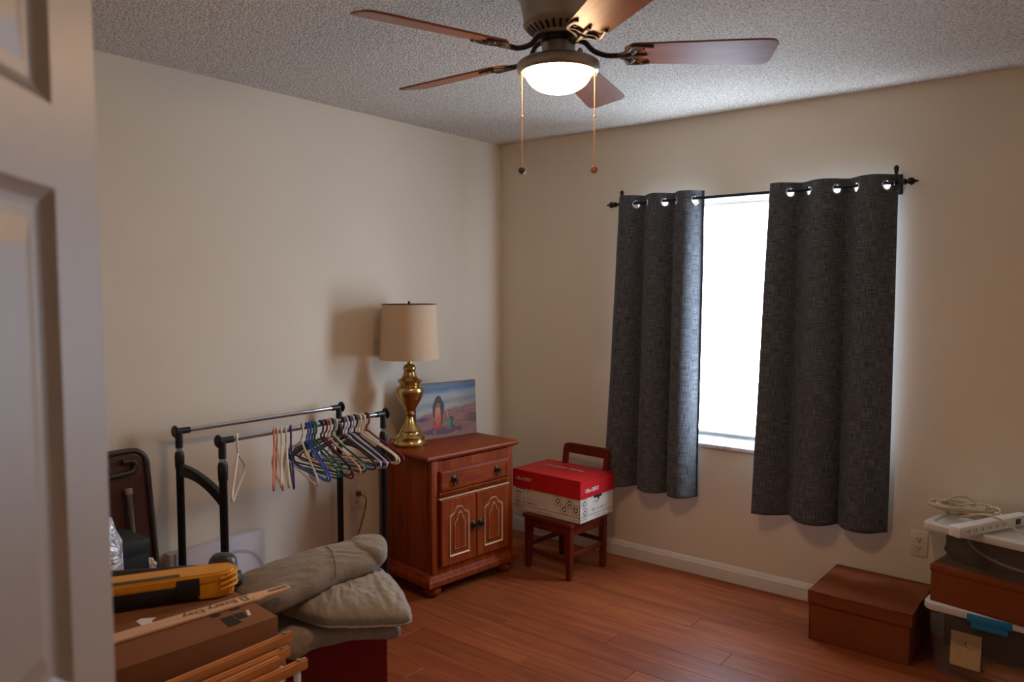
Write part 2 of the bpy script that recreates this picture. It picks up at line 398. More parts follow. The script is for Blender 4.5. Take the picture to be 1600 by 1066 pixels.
# ------------------------------------------------------------------ curtains and rod
ROD_Y, ROD_Z = -.085, 2.004
def curtain(x0t, x1t, x0b, x1b, lam, ph, zt, zb, label, seed, amp_t=.036, amp_b=.05):
    root = thing('curtain', label, 'curtain', (x0t, ROD_Y, zt), 0, 'grey grommet curtains on the black rod')
    rnd = random.Random(seed)
    nu = 260
    zrows = [zt - .004 * k for k in range(26)]; z = zrows[-1]
    while z > zb + .02: z -= .03; zrows.append(max(z, zb))
    if zrows[-1] > zb: zrows.append(zb)
    def P(u, z):
        t = (zt - z) / (zt - zb)
        xt = x0t + (x1t - x0t) * u
        k = 2 * PI * (xt - ph) / lam
        a = amp_t + (amp_b - amp_t) * t
        xx = (x0t + (x0b - x0t) * t) + ((x1t - x0t) + ((x1b - x0b) - (x1t - x0t)) * t) * u
        kk = k + t * .5 * math.sin(k * .37 + seed)
        yy = ROD_Y - a * math.sin(kk) - t * .012 * math.sin(k * .5 + seed * 2) - .012 * t
        lean = -(.010 + .014 * t) * math.cos(kk)          # folds lean over a little
        yy += .006 * noise.noise((u * 6 + seed, z * 2.2, 0)) * (0.3 + t)
        edge = min(u, 1 - u) * nu
        return Vector((xx + lean, min(yy, -.012), z))
    # arc length of the top row
    top = [P(i / nu, ROD_Z - .008) for i in range(nu + 1)]; arc = [0]
    for a, b in zip(top, top[1:]): arc.append(arc[-1] + (b - a).length)
    bm = bm_new(); uvl = bm.loops.layers.uv.new('UVMap')
    V = [[bm.verts.new(P(i / nu, z) - root.location) for i in range(nu + 1)] for z in zrows]
    # grommets at the crossings of the rod
    gs = []
    for i in range(nu):
        if (top[i].y - ROD_Y) * (top[i + 1].y - ROD_Y) <= 0 and 8 < i < nu - 8:
            if not gs or i - gs[-1] > 10: gs.append(i)
    hz = ROD_Z - .009
    for j in range(len(zrows) - 1):
        for i in range(nu):
            zc_ = (zrows[j] + zrows[j + 1]) / 2; ac = (arc[i] + arc[i + 1]) / 2
            if any((ac - arc[g]) ** 2 + (zc_ - hz) ** 2 < .0215 ** 2 for g in gs): continue
            f = bm.faces.new((V[j][i], V[j + 1][i], V[j + 1][i + 1], V[j][i + 1])); f.smooth = True
            for l, (ii, jj) in zip(f.loops, ((i, j), (i, j + 1), (i + 1, j + 1), (i + 1, j))): l[uvl].uv = (arc[ii], zrows[jj] + seed)
    o = obj('cloth', bm, M_curtain, root)
    o.data.polygons.foreach_set('use_smooth', [True] * len(o.data.polygons))
    sd = o.modifiers.new('thick', 'SOLIDIFY'); sd.thickness = .0016; sd.offset = 0
    for g in gs:
        d = (top[min(g + 1, nu)] - top[max(g - 1, 0)]); d.z = 0; d.normalize(); nrm = Vector((d.y, -d.x, 0))
        b = bm_new(); add_lathe(b, [(.0185, -.002), (.019, .0025), (.022, .004), (.0255, .002), (.0258, -.002), (.022, -.004), (.0185, -.002)], 28, (0, 0, 0), False)
        go = obj('grommet', b, M_nickel_b, root, 60)
        p = (top[g] + top[g + 1]) / 2; p.z = hz
        go.matrix_local = frame(p - root.location, d, nrm)
    return root
M_nickel_b = plain('silver_grommet', (190, 192, 195), 0.25, 1.0, var=0.02)
curtain(.909, 1.395, .862, 1.392, .170, .920, 2.046, .435, 'grey woven curtain left of the bright window, nearer the room corner', 1)
curtain(1.760, 2.302, .0 + 1.708, 2.312, .211, 1.728, 2.044, .425, 'grey woven curtain right of the bright window, above the wall outlet', 2)
rod = thing('curtain_rod', 'black metal curtain rod on two brackets above the window', 'curtain rod', (.89, ROD_Y, ROD_Z))
bm = bm_new(); add_cyl(bm, (-.01, 0, 0), (1.45, 0, 0), .008, 16); obj('rod', bm, M_blackm, rod, 40)
for s, x in ((-1, -.01), (1, 1.45)):
    bm = bm_new(); add_lathe(bm, [(.008, -.012), (.014, -.008), (.014, 0), (.009, .004), (.016, .014), (.018, .022), (.013, .032), (.005, .04), (.005, .05), (0, .052)], 20, (x, 0, 0), True, Matrix.Rotation(R(90) * s, 4, 'Y'))
    obj('finial', bm, M_blackm, rod, 50)
for x in (.035, 1.412):
    bm = bm_new()
    add_box(bm, (x, -ROD_Y - .004, .0), (.022, .006, .09), None, .002)
    add_tube(bm, smooth_path([(x, -ROD_Y - .006, .015), (x, -ROD_Y - .04, -.005), (x, -.004, -.014), (x, -.014, .004)], 8), .0055, 10)
    add_tube(bm, [(x, -.004, -.014), (x, -.002, .03), (x, -.002, .05), (x, -.002, .064), (x, -.002, .074)], [.006, .0055, .009, .0115, .006], 12)
    obj('bracket', bm, M_blackm, rod, 50)

# ------------------------------------------------------------------ ceiling fan
FX, FY = 1.806, -1.973
fan = thing('ceiling_fan', 'ceiling fan with five brown blades and a glowing glass bowl', 'ceiling fan', (FX, FY, 2.44))
bm = bm_new(); add_lathe(bm, [(.128, 0), (.132, -.012), (.132, -.045), (.126, -.051), (.127, -.062), (.120, -.068), (.121, -.078), (.113, -.085), (.110, -.095), (.104, -.125), (.099, -.150), (.097, -.156)], 48)
obj('motor_housing', bm, M_nickel, fan, 35)
bm = bm_new(); add_lathe(bm, [(.097, -.156), (.101, -.159), (.101, -.163), (.096, -.168), (.066, -.190), (.050, -.193)], 48); obj('vented_ring', bm, plain('satin_nickel_ring', (176, 156, 134), .4, .35), fan, 35)
bm = bm_new()
for k in range(28):
    a = 2 * PI * k / 28; Mr = Matrix.Rotation(a, 4, 'Z') @ Matrix.Translation((.0809, 0, -.1799)) @ Matrix.Rotation(R(-36), 4, 'Y')
    add_box(bm, (0, 0, 0), (.026, .0075, .002), Mr)
    for f in bm.faces: pass
# matrices above already include placement
obj('vent_slots', bm, M_black, fan, None, 'stuff')
bm = bm_new(); add_lathe(bm, [(.05, -.19), (.052, -.196), (.052, -.208), (.045, -.212)], 32); obj('hub', bm, M_black, fan, 35)
bm = bm_new(); add_lathe(bm, [(.045, -.21), (.047, -.214), (.047, -.245), (.05, -.25), (.05, -.256)], 40); obj('switch_housing', bm, M_nickel, fan, 35)
bm = bm_new(); add_lathe(bm, [(.05, -.254), (.085, -.256), (.108, -.261), (.117, -.268), (.119, -.277), (.116, -.288), (.108, -.295), (.100, -.293), (.098, -.28), (.09, -.262)], 56, cap=False); obj('light_pan', bm, M_nickel, fan, 35)
bm = bm_new(); pr_ = [(.096, -.279)] + [(.0965 * math.cos(t * PI / 2 / 14) ** .85 if t < 14 else 0, -.282 - .066 * math.sin(t * PI / 2 / 14)) for t in range(15)]
add_lathe(bm, pr_, 48, cap=False); obj('glass_bowl', bm, M_dome, fan, 60)
for az in (25, 205 - 40):
    bm = bm_new(); a = R(az)
    add_cyl(bm, (.062 * math.cos(a), .062 * math.sin(a), -.256), (.062 * math.cos(a), .062 * math.sin(a), -.238), .006, 10)
    add_sphere(bm, (.062 * math.cos(a), .062 * math.sin(a), -.235), .008, 10); obj('thumb_screw', bm, M_brass, fan, 50)
def blade_outline():
    L0, L1, w0, w1 = .185, .605, .052, .067
    p = [(L0, -w0 * .6), (L0 + .02, -w0)]
    p += [(L1 - .05, -w1)] + [(L1 - .03 + .03 * math.sin(t), -w1 + .03 - .03 * math.cos(t)) for t in [R(x) for x in range(15, 91, 15)]]
    q = [(x, -y) for x, y in reversed(p)]
    return p + q
fan_rot = 35.6
def add_mesh_obj(name, me, parent, M):
    o = bpy.data.objects.new(name, me); C.objects.link(o); o.parent = parent; o.matrix_local = M; return o
bmB = bm_new(); add_prism(bmB, blade_outline(), -.003, .003)
bmesh.ops.bevel(bmB, geom=[e for e in bmB.edges if abs(e.verts[0].co.z - e.verts[1].co.z) < 1e-4], offset=.0015, segments=1, affect='EDGES')
meB = bpy.data.meshes.new('blade'); bmB.to_mesh(meB); bmB.free(); meB.materials.append(M_blade)
M_arm = plain('dark_bronze_arm', (64, 52, 42), 0.45, 0.5)
bmA = bm_new()
add_tube(bmA, smooth_path([(.05, 0, -.198), (.075, 0, -.206), (.10, 0, -.232), (.135, 0, -.246), (.17, 0, -.247), (.20, 0, -.247)], 6), .0075, 10)
for s in (-1, 0, 1):
    add_tube(bmA, smooth_path([(.165, 0, -.247), (.19, s * .02, -.2475), (.205, s * .045, -.2465), (.24, s * .045, -.2465), (.262, s * .04, -.2465)] if s else [(.165, 0, -.247), (.2, 0, -.2475), (.25, 0, -.2465)], 6), .006, 8, ry=.0035)
add_tube(bmA, smooth_path([(.2, -.05, -.2465), (.215, -.025, -.247), (.205, 0, -.247), (.215, .025, -.247), (.2, .05, -.2465)], 6), .005, 8, ry=.003)
for s in (-.035, 0, .035): add_sphere(bmA, (.236, s, -.249), (.005, .005, .003), 8)
bmA.transform(Matrix.Translation((0, 0, .2405)))
meA = bpy.data.meshes.new('blade_arm'); bmA.to_mesh(meA); bmA.free(); meA.materials.append(M_arm)
meA.polygons.foreach_set('use_smooth', [True] * len(meA.polygons))
for k in range(5):
    rz = Matrix.Rotation(R(fan_rot + 72 * k), 4, 'Z')
    tilt = Matrix.Rotation(R(-13), 4, 'X')
    Mb = rz @ Matrix.Translation((0, 0, -.2405)) @ tilt
    add_mesh_obj('blade', meB, fan, Mb)
    add_mesh_obj('blade_arm', meA, fan, Mb)
M_chain = plain('brass_chain', (150, 108, 62), 0.45, 0.5)
rv = Vector((.786, .618, 0))
for s, L, lbl in ((-1, .265, 'dark brass pull chain fob'), (1, .262, 'copper coloured pull chain fob')):
    p = rv * (s * .1035) + Vector((0, 0, -.284)); bm = bm_new()
    add_cyl(bm, p + Vector((0, 0, .004)), p - Vector((0, 0, .012)), .0045, 10)
    add_tube(bm, [p - Vector((0, 0, .01 + L * t / 4)) for t in range(5)], .001, 6)
    nb = 60
    for k in range(nb): add_lathe(bm, [(0, .0013), (.0016, 0), (0, -.0013)], 6, p - Vector((0, 0, .01 + L * k / nb)), False)
    add_sphere(bm, p - Vector((0, 0, .13)), .0035, 8)
    ch = obj('pull_chain', bm, M_chain, fan, 60)
    bm = bm_new(); c = p - Vector((0, 0, .01 + L + .008))
    Mf = Matrix.Rotation(R(90), 4, 'X'); Mf = Matrix.Rotation(R(38 - 20 * s), 4, 'Z') @ Mf
    add_lathe(bm, [(0, -.004), (.0085, -.0035), (.0105, 0), (.0085, .0035), (.006, .003), (.003, .004), (0, .004)], 20, c, False, Mf)
    fo = obj('chain_fob', bm, M_bronze if s < 0 else plain('copper', (150, 100, 80), .35, .9), ch, 40)

# ------------------------------------------------------------------ nightstand
ns = thing('nightstand', 'stained pine nightstand with one drawer and two arched doors', 'nightstand', (.31, -.838, 0), R(83.4))
NW, ND, NH = .63, .44, .72           # top slab width, depth, height; local front is -y
bw, bd = .565, .385                  # carcass
fy = -bd / 2
bm = bm_new()
add_box(bm, (0, .01, .405), (bw, bd - .02, .57), None, .004)
obj('carcass', bm, M_pine, ns, 40)
bm = bm_new()
for x in (-bw / 2 + .022, bw / 2 - .022): add_box(bm, (x, fy + .0, .405), (.044, .03, .57), None, .004)
add_box(bm, (0, fy, .66), (bw - .088, .028, .05)); add_box(bm, (0, fy, .135), (bw - .088, .028, .03))
add_box(bm, (0, fy, .515), (bw - .088, .024, .03))
obj('face_frame', bm, M_pine, ns, 40)
def slab_profile(bm, W_, D_, pr_):     # moulded slab: list of (outset, z)
    rs = []
    for o_, z in pr_:
        x, y = W_ / 2 + o_, D_ / 2 + o_
        rs.append([bm.verts.new(p) for p in ((-x, -y, z), (x, -y, z), (x, y, z), (-x, y, z))])
    bm.faces.new(list(reversed(rs[0]))); bm.faces.new(rs[-1])
    for a, b in zip(rs, rs[1:]):
        for k in range(4): bm.faces.new((a[k], a[(k + 1) % 4], b[(k + 1) % 4], b[k]))
    bmesh.ops.recalc_face_normals(bm, faces=bm.faces)
bm = bm_new(); slab_profile(bm, NW, ND, [(-.03, NH - .036), (-.022, NH - .032), (-.008, NH - .026), (-.002, NH - .02), (0, NH - .012), (-.004, NH - .003), (-.01, NH)]); obj('top_board', bm, M_pine_h, ns, 30)
bm = bm_new(); slab_profile(bm, bw, bd, [(.03, .062), (.033, .068), (.033, .09), (.028, .098), (.02, .104), (.014, .116), (.004, .122), (0, .126)]); obj('base_moulding', bm, M_pine, ns)
for x in (-bw / 2 + .035, bw / 2 - .035):
    for y in (-bd / 2 + .03, bd / 2 - .035):
        bm = bm_new(); add_lathe(bm, [(.022, 0), (.036, .008), (.046, .024), (.046, .036), (.036, .05), (.026, .056), (.03, .063)], 24, (x, y, 0)); obj('bun_foot', bm, M_pine, ns, 40)
def ring_pull(parent, x, y, z):
    bm = bm_new(); Mr = Matrix.Rotation(R(90), 4, 'X')
    add_lathe(bm, [(.019, 0), (.019, .003), (.013, .006), (.006, .008), (.006, .014), (.009, .018), (.007, .023), (0, .024)], 20, (x, y, z), True, Mr)
    ring = [(x + .017 * math.cos(t), y - .011, z - .012 + .019 * math.sin(t)) for t in [2 * PI * k / 20 for k in range(20)]]
    add_tube(bm, ring, .003, 8, True); return obj('ring_pull', bm, M_bronze, parent, 45)
dw = bw - .092
bm = bm_new(); slab_profile(bm, dw, .105, [(0, 0), (0, .012), (-.006, .018), (-.012, .02), (-.018, .02), (-.02, .0165), (-.026, .0165)])
bm.transform(Matrix.Translation((0, fy - .012, .585)) @ Matrix.Rotation(R(90), 4, 'X')); dr = obj('drawer', bm, M_pine_h, ns, 25)
for x in (-.15, .15): ring_pull(dr, x, fy - .028, .587)
bm = bm_new(); add_box(bm, (0, fy - .02, .517), (dw + .01, .014, .026), None, .003)
for k in range(44):
    x = -dw / 2 + dw * (k + .5) / 44
    add_box(bm, (x, fy - .028, .517), (.006, .008, .018), Matrix.Rotation(R(20), 4, 'Y'), .002, 1)
obj('rope_moulding', bm, M_pine, ns, 40)
bm = bm_new(); add_box(bm, (0, fy - .02, .4975), (dw + .012, .022, .007), None, .002); obj('pale_bead', bm, M_pale, ns, 40)
def arch(w, h, ins):
    w2 = w / 2 - ins; z0 = -h / 2 + ins; zt = h / 2 - ins; sh_ = zt - .045
    return [(-w2, z0), (w2, z0), (w2, sh_), (w2 - .012, sh_ + .012), (w2 * .55, sh_ + .016), (w2 * .38, zt - .008), (w2 * .18, zt), (-w2 * .18, zt), (-w2 * .38, zt - .008), (-w2 * .55, sh_ + .016), (-w2 + .012, sh_ + .012), (-w2, sh_)]
dW = dw / 2 - .003; dH = .338
for s in (-1, 1):
    cx = s * (dW / 2 + .002); Md = Matrix.Translation((cx, fy - .014, .322)) @ Matrix.Rotation(R(90), 4, 'X')
    bm = bm_new(); slab_profile(bm, dW, dH, [(0, 0), (0, .016), (-.004, .02)]); bm.transform(Md)
    dd = obj('door', bm, M_pine, ns, 30)
    bm = bm_new(); P = arch(.135, .25, 0); Pi_ = arch(.135, .25, .008)
    t = bmesh.new(); n = len(P); ra = [t.verts.new((x, y, .0205)) for x, y in P]; rb = [t.verts.new((x * .985, y * .99, .025)) for x, y in P]; rc = [t.verts.new((x, y, .0205)) for x, y in Pi_]
    for a, b in ((ra, rb), (rb, rc)):
        for k in range(n): t.faces.new((a[k], a[(k + 1) % n], b[(k + 1) % n], b[k]))
    bmesh.ops.recalc_face_normals(t, faces=t.faces); merge(bm, t); bm.transform(Md); obj('arch_moulding', bm, M_pale, dd)
    bm = bm_new(); P2 = arch(.135, .25, .022); P3 = arch(.135, .25, .034)
    t = bmesh.new(); ra = [t.verts.new((x, y, .0202)) for x, y in P2]; rb = [t.verts.new((x, y, .0255)) for x, y in P3]
    for k in range(n): t.faces.new((ra[k], ra[(k + 1) % n], rb[(k + 1) % n], rb[k]))
    t.faces.new(rb); bmesh.ops.recalc_face_normals(t, faces=t.faces); merge(bm, t); bm.transform(Md); obj('raised_panel', bm, M_pine, dd)
    bm = bm_new(); add_tube(bm, [Md @ Vector((x, y, .0255)) for x, y in P3], .0018, 6, True); obj('panel_bead', bm, M_pale, dd)
    ring_pull(dd, -s * (dW / 2 - .022) + cx, fy - .033, .33)

# ------------------------------------------------------------------ table lamp on the nightstand
LX, LY, LZ = .205, -1.014, .72
lamp = thing('table_lamp', 'brass urn table lamp with a beige drum shade on the nightstand', 'lamp', (LX, LY, LZ))
k_ = .000803
raw = [(104, 985), (108, 978), (108, 966), (98, 958), (94, 940), (96, 925), (84, 912), (72, 904), (68, 895), (70, 884), (62, 876), (54, 862), (44, 850), (33, 832), (25, 812), (21, 796), (24, 786), (33, 779), (33, 772), (24, 768), (34, 752), (52, 722), (72, 688), (86, 656), (93, 630), (92, 612), (84, 600), (70, 594), (64, 588), (66, 578), (76, 570), (79, 560), (74, 552), (56, 545), (46, 530), (40, 512), (35, 500), (41, 490), (42, 476), (36, 462), (24, 455), (16, 450), (15, 414)]
bm = bm_new(); add_lathe(bm, [(0.0, 0)] + [(r * k_, (985 - y) * k_) for r, y in raw], 40, cap=False); obj('urn_body', bm, M_brass, lamp, 40)
def lin_shade():
    m, nt, b = nodes('beige_linen'); v = coords(nt, (1, 1, 4)); f = tex_noise(nt, v, 120, 3); c = lin((206, 178, 148))
    nt.links.new(ramp(nt, f, [(.3, tuple(x * .9 for x in c)), (.7, tuple(min(1, x * 1.05) for x in c))]), b.inputs['Base Color']); b.inputs['Roughness'].default_value = .9; b.inputs['Specular IOR Level'].default_value = .1; return m
bm = bm_new(); add_lathe(bm, [(.155, .455), (.1395, .738), (.1375, .738), (.153, .455), (.155, .455)], 56, cap=False); shd = obj('lamp_shade', bm, lin_shade(), lamp, 40)
M_dkedge = plain('dark_trim', (70, 60, 52), 0.7)
bm = bm_new(); add_tube(bm, [(.1385 * math.cos(2 * PI * k / 48), .1385 * math.sin(2 * PI * k / 48), .7385) for k in range(48)], .0022, 6, True); obj('shade_rim', bm, M_dkedge, shd, 60)
bm = bm_new(); add_cyl(bm, (0, 0, .455), (0, 0, .53), .014, 16); obj('socket', bm, M_brass, lamp, 40)
bm = bm_new()
for k in range(3):
    a = 2 * PI * k / 3 + .4; add_cyl(bm, (0, 0, .728), (.1375 * math.cos(a), .1375 * math.sin(a), .736), .0018, 6)
add_tube(bm, smooth_path([(.0, .012, .47), (0, .05, .54), (0, .045, .66), (0, 0, .728), (0, -.045, .66), (0, -.05, .54), (0, -.012, .47)], 6), .002, 6)
obj('harp', bm, M_brass, lamp, 40)
bm = bm_new(); add_lathe(bm, [(.006, .728), (.008, .735), (.005, .742), (.008, .75), (0, .757)], 12); obj('finial', bm, M_bronze, lamp, 40)
bm = bm_new(); add_lathe(bm, [(.012, .53), (.016, .55), (.028, .585), (.03, .605), (.022, .63), (0, .637)], 16); obj('bulb', bm, M_white, lamp, 60)
M_cord = plain('brown_cord', (120, 62, 30), 0.5)
def wl(x, y, z): return (x - LX, y - LY, z - LZ)
bm = bm_new()
add_tube(bm, smooth_path([wl(.022, -1.208, .47), wl(.045, -1.195, .462), wl(.05, -1.185, .44), wl(.03, -1.18, .37), wl(.02, -1.2, .29), wl(.015, -1.24, .19), wl(.02, -1.235, .08), wl(.022, -1.17, .05), wl(.03, -1.1, .1), wl(.035, -1.04, .4), wl(.045, -1.03, .65), wl(.07, -1.025, .735), wl(.12, -1.02, .727)], 8), .003, 8)
cord = obj('power_cord', bm, M_cord, lamp, 60)
bm = bm_new(); add_box(bm, wl(.020, -1.209, .472), (.026, .022, .026), None, .006); obj('plug', bm, M_cord, cord, 50)

# ------------------------------------------------------------------ beach painting
def paint_rgb(u, v):
    n = lambda a, b, s=0: noise.noise((u * a + s, v * b, s * 3.7))
    st_ = n(5, 34) * .5 + n(16, 60, 2) * .35
    edge = .40 + .17 * u + .03 * n(9, 2, 5)
    if v > edge:
        t = (v - edge) / (1 - edge) + st_ * .12
        stops = [(0, (150, 140, 130)), (.12, (176, 168, 160)), (.3, (134, 142, 144)), (.48, (170, 170, 168)), (.62, (150, 160, 168)), (.76, (74, 104, 146)), (.9, (96, 116, 140)), (1.0, (92, 96, 104))]
        t = max(0, min(1, t))
        for (a, ca), (b, cb) in zip(stops, stops[1:]):
            if t <= b: f = (t - a) / (b - a); col = [x + (y - x) * f for x, y in zip(ca, cb)]; break
        f = max(0, min(1, (u - .6) / .35)); col = [x * (1 - .16 * f) for x in col]
    else:
        col = [146 + 40 * st_, 98 + 34 * st_, 88 + 34 * st_]
        if v < .25: f = (.25 - v) * 2.2 * (.6 + n(6, 12, 8)); col = [c * (1 - f * .5) + d * f * .5 for c, d in zip(col, (190, 150, 140))]
        f = max(0, 1 - ((u - .1) / .12) ** 2 - ((v - .36) / .05) ** 2); col = [c + (d - c) * min(1, f * 1.3) for c, d in zip(col, (70, 60, 92))]
        f = max(0, 1 - ((u - 1) / .22) ** 2 - ((v - .3) / .12) ** 2); col = [c * (1 - .3 * f) for c in col]
        if (u - .42) ** 2 / .1 + (v - .13) ** 2 / .004 < 1 + 1.6 * n(12, 30, 4): col = [92 + 60 * st_, 62 + 30 * st_, 74]
    gx = .36 + .012 * n(2, 6, 3) - .03 * max(0, .6 - v)
    dx = u - gx
    if .15 < v < .77:
        head = .062 * math.sqrt(max(0, 1 - ((v - .66) / .105) ** 2))
        hair = .1 * math.sqrt(max(0, 1 - ((v - .52) / .2) ** 2)) + .012 * n(30, 7, 2)
        body = .074 * math.sqrt(max(0, 1 - ((v - .27) / .14) ** 2))
        if abs(dx) < max(head, hair): col = [78 + 44 * n(46, 6, 6), 42 + 22 * n(38, 7, 1), 38 + 16 * n(38, 7, 1)]
        if abs(dx) < body: col = [170 + 40 * n(26, 9, 7), 46 + 20 * n(26, 9, 9), 46]
        back = .05 * math.sqrt(max(0, 1 - ((v - .4) / .2) ** 2))
        if abs(dx + .004) < back:
            f = max(0, min(1, (v - .22) / .3)); col = [190 + 20 * f + 30 * n(30, 9, 7), 70 + 56 * f + 34 * n(30, 9, 9), 62 + 34 * f]
        if .56 < v < .63 and abs(dx) < .03: col = [120, 100, 84]
        if .045 < dx < .075 and .27 < v < .5 - (dx - .045) * 2: col = [84 + 30 * n(40, 6, 2), 40, 38]
    if .18 < v < .36 and abs(u - .545) < .05 + .05 * (v - .18):
        col = [92, 122, 88] if u < .565 else [54, 70, 56]
        if v > .335: col = [48, 52, 48]
    if .34 < v < .5 and abs(u - (.5 + (.5 - v) * .1)) < .012: col = [196, 120, 96]
    return [max(0, min(255, c)) for c in col]
PW, PH, PT = .405, .305, .02
p0 = Vector((.163, -.925, .72)); p1 = Vector((.247, -.53, .72)); pd = (p1 - p0); pz = math.atan2(pd.y, pd.x)
art = thing('canvas_painting', 'small canvas painting of a child with a bucket on a beach', 'painting', tuple((p0 + p1) / 2), pz)
lean = Matrix.Rotation(R(-2.5), 4, 'X')
bm = bm_new(); add_box(bm, (0, PT / 2, PH / 2), (PW, PT, PH), None, .003); bm.transform(lean); obj('canvas', bm, plain('canvas_side', (120, 96, 92), .8), art, 40)
nx, nz = 130, 96
vs = [lean @ Vector((-PW / 2 + .001 + (PW - .002) * i / nx, -.0006, .001 + (PH - .002) * j / nz)) for j in range(nz + 1) for i in range(nx + 1)]
fs = [(j * (nx + 1) + i, j * (nx + 1) + i + 1, (j + 1) * (nx + 1) + i + 1, (j + 1) * (nx + 1) + i) for j in range(nz) for i in range(nx)]
me = bpy.data.meshes.new('painted_scene'); me.from_pydata(vs, [], fs)
ca = me.color_attributes.new('paint', 'FLOAT_COLOR', 'POINT')
for j in range(nz + 1):
    for i in range(nx + 1): ca.data[j * (nx + 1) + i].color = (*lin(paint_rgb(i / nx, j / nz)), 1)
m, nt, b = nodes('oil_paint'); at = N(nt, 'ShaderNodeAttribute'); at.attribute_name = 'paint'; nt.links.new(at.outputs['Color'], b.inputs['Base Color']); b.inputs['Roughness'].default_value = .5
bump(nt, b, tex_noise(nt, coords(nt, (1, 1, 3)), 130, 3), .2, .002); me.materials.append(m)
po = bpy.data.objects.new('painted_scene', me); C.objects.link(po); po.parent = art

# ------------------------------------------------------------------ small chair and paper carton
ch = thing('childs_chair', 'small reddish brown wooden chair under the copy paper box', 'chair', (.742, -.352, 0), R(-5.5))
sz = .305
def leg(bm, a, b, w0, w1):
    t = bmesh.new(); A = [t.verts.new((a[0] + sx * w0 / 2, a[1] + sy * w0 / 2, a[2])) for sx, sy in ((-1, -1), (1, -1), (1, 1), (-1, 1))]
    B = [t.verts.new((b[0] + sx * w1 / 2, b[1] + sy * w1 / 2, b[2])) for sx, sy in ((-1, -1), (1, -1), (1, 1), (-1, 1))]
    t.faces.new(list(reversed(A))); t.faces.new(B)
    for k in range(4): t.faces.new((A[k], A[(k + 1) % 4], B[(k + 1) % 4], B[k]))
    bmesh.ops.recalc_face_normals(t, faces=t.faces)
    bmesh.ops.bevel(t, geom=list(t.edges), offset=.004, segments=2, affect='EDGES'); merge(bm, t)
hw = .146
for x in (-hw, hw):
    bm = bm_new(); leg(bm, (x, -hw, 0), (x * .97, -hw * .97, sz - .022), .028, .042); obj('leg', bm, M_chair, ch, 40)
for x in (-hw, hw):
    bm = bm_new(); leg(bm, (x, hw, 0), (x, hw, sz), .03, .038); leg(bm, (x, hw, sz - .01), (x, hw + .035, .63), .038, .028); obj('leg', bm, M_chair, ch, 40)
bm = bm_new(); add_box(bm, (0, -.006, sz - .011), (.345, .325, .022), None, .006); obj('seat', bm, M_chair, ch, 40)
for y in (-hw, hw):
    box('apron', (0, y, sz - .045), (.27, .02, .05), M_chair, ch, .003)
for x in (-hw, hw):
    box('apron', (x, 0, sz - .045), (.02, .27, .05), M_chair, ch, .003)
for x in (-hw, hw): box('stretcher', (x, 0, .13), (.018, .28, .024), M_chair, ch, .003)
for y in (-hw, hw): box('stretcher', (0, y, .105 if y < 0 else .15), (.28, .018, .024), M_chair, ch, .003)
bm = bm_new()
P = [(-.163, .598), (-.163, .625), (-.15, .648), (-.12, .654), (.12, .654), (.15, .648), (.163, .625), (.163, .598)]
add_prism(bm, P, -.013, .013, Matrix.Translation((0, hw + .036, 0)) @ Matrix.Rotation(R(90), 4, 'X'))
bmesh.ops.bevel(bm, geom=list(bm.edges), offset=.004, segments=2, affect='EDGES'); obj('back_rail', bm, M_chair, ch, 40)
box('back_rail', (0, hw + .012, .43), (.27, .018, .04), M_chair, ch, .004)

bx = thing('copy_paper_box', 'white copy paper box with a red lid resting on small chair', 'box', (.705, -.325, sz + .001), R(-3))
BL, BW_, BH = .455, .305, .222
def hollow(bm, L, W_, H, t=.004):
    add_box(bm, (0, 0, t / 2), (L, W_, t))
    for y in (-W_ / 2 + t / 2, W_ / 2 - t / 2): add_box(bm, (0, y, H / 2), (L, t, H))
    for x in (-L / 2 + t / 2, L / 2 - t / 2): add_box(bm, (x, 0, H / 2), (t, W_ - 2 * t, H))
bm = bm_new(); hollow(bm, BL, BW_, BH); obj('carton_body', bm, M_boxw, bx)
bm = bm_new(); hollow(bm, BL + .012, BW_ + .012, .098); bm.transform(Matrix.Translation((0, 0, BH + .006)) @ Matrix.Rotation(PI, 4, 'X')); lid = obj('lid', bm, M_red, bx)
yF, xR = -BW_ / 2 - .0006, BL / 2 + .0006
yL, xL = -BW_ / 2 - .0068, BL / 2 + .0068
F = lambda x, z: frame((x, yF, z), (1, 0, 0), (0, -1, 0))
G = lambda y, z: frame((xR, y, z), (0, 1, 0), (1, 0, 0))
lettering('Office DEPOT', .026, M_printw, lid, frame((-BL / 2 + .02, yL, .172), (1, 0, 0), (0, -1, 0)), w=.11, off=.01)
lettering('Office DEPOT', .03, M_printw, lid, frame((xL, -.115, .158), (0, 1, 0), (1, 0, 0)), w=.125, off=.012)
lettering('Office DEPOT  OfficeMax', .03, M_printw, lid, frame((-.155, .03, BH + .0066), (1, -.0, 0), (0, 0, 1)), w=.27, off=.012)
lettering('copy', .075, M_print, bx, F(-BL / 2 + .012, .118), w=.10, off=-.012)
lettering('paper', .02, M_print, bx, F(-BL / 2 + .012, .098), w=.05)
lettering('8.5 x 11 in  20 lb  92 bright', .009, M_print, bx, F(-BL / 2 + .012, .068), w=.16)
lettering('multi purpose', .009, M_print, bx, F(-BL / 2 + .012, .08), w=.03)
lettering('500  10  5000  A', .016, M_print, bx, F(-BL / 2 + .012, .044), w=.15, off=.01)
lettering('OFFICE', .013, M_print, bx, F(-BL / 2 + .008, .014), w=.055, off=.012)
lettering('5000 sheets of copy paper per case', .008, M_print, bx, F(-.06, .012), w=.13)
lettering('case', .007, M_print, bx, F(.16, .012), w=.035)
lettering('copy', .03, M_print, bx, G(-.035, .09), w=.055, off=-.01)
lettering('500  10  5000  A', .013, M_print, bx, G(-.045, .05), w=.13, off=.008)
lettering('5000 sheets per case', .007, M_print, bx, G(-.02, .014), w=.1)
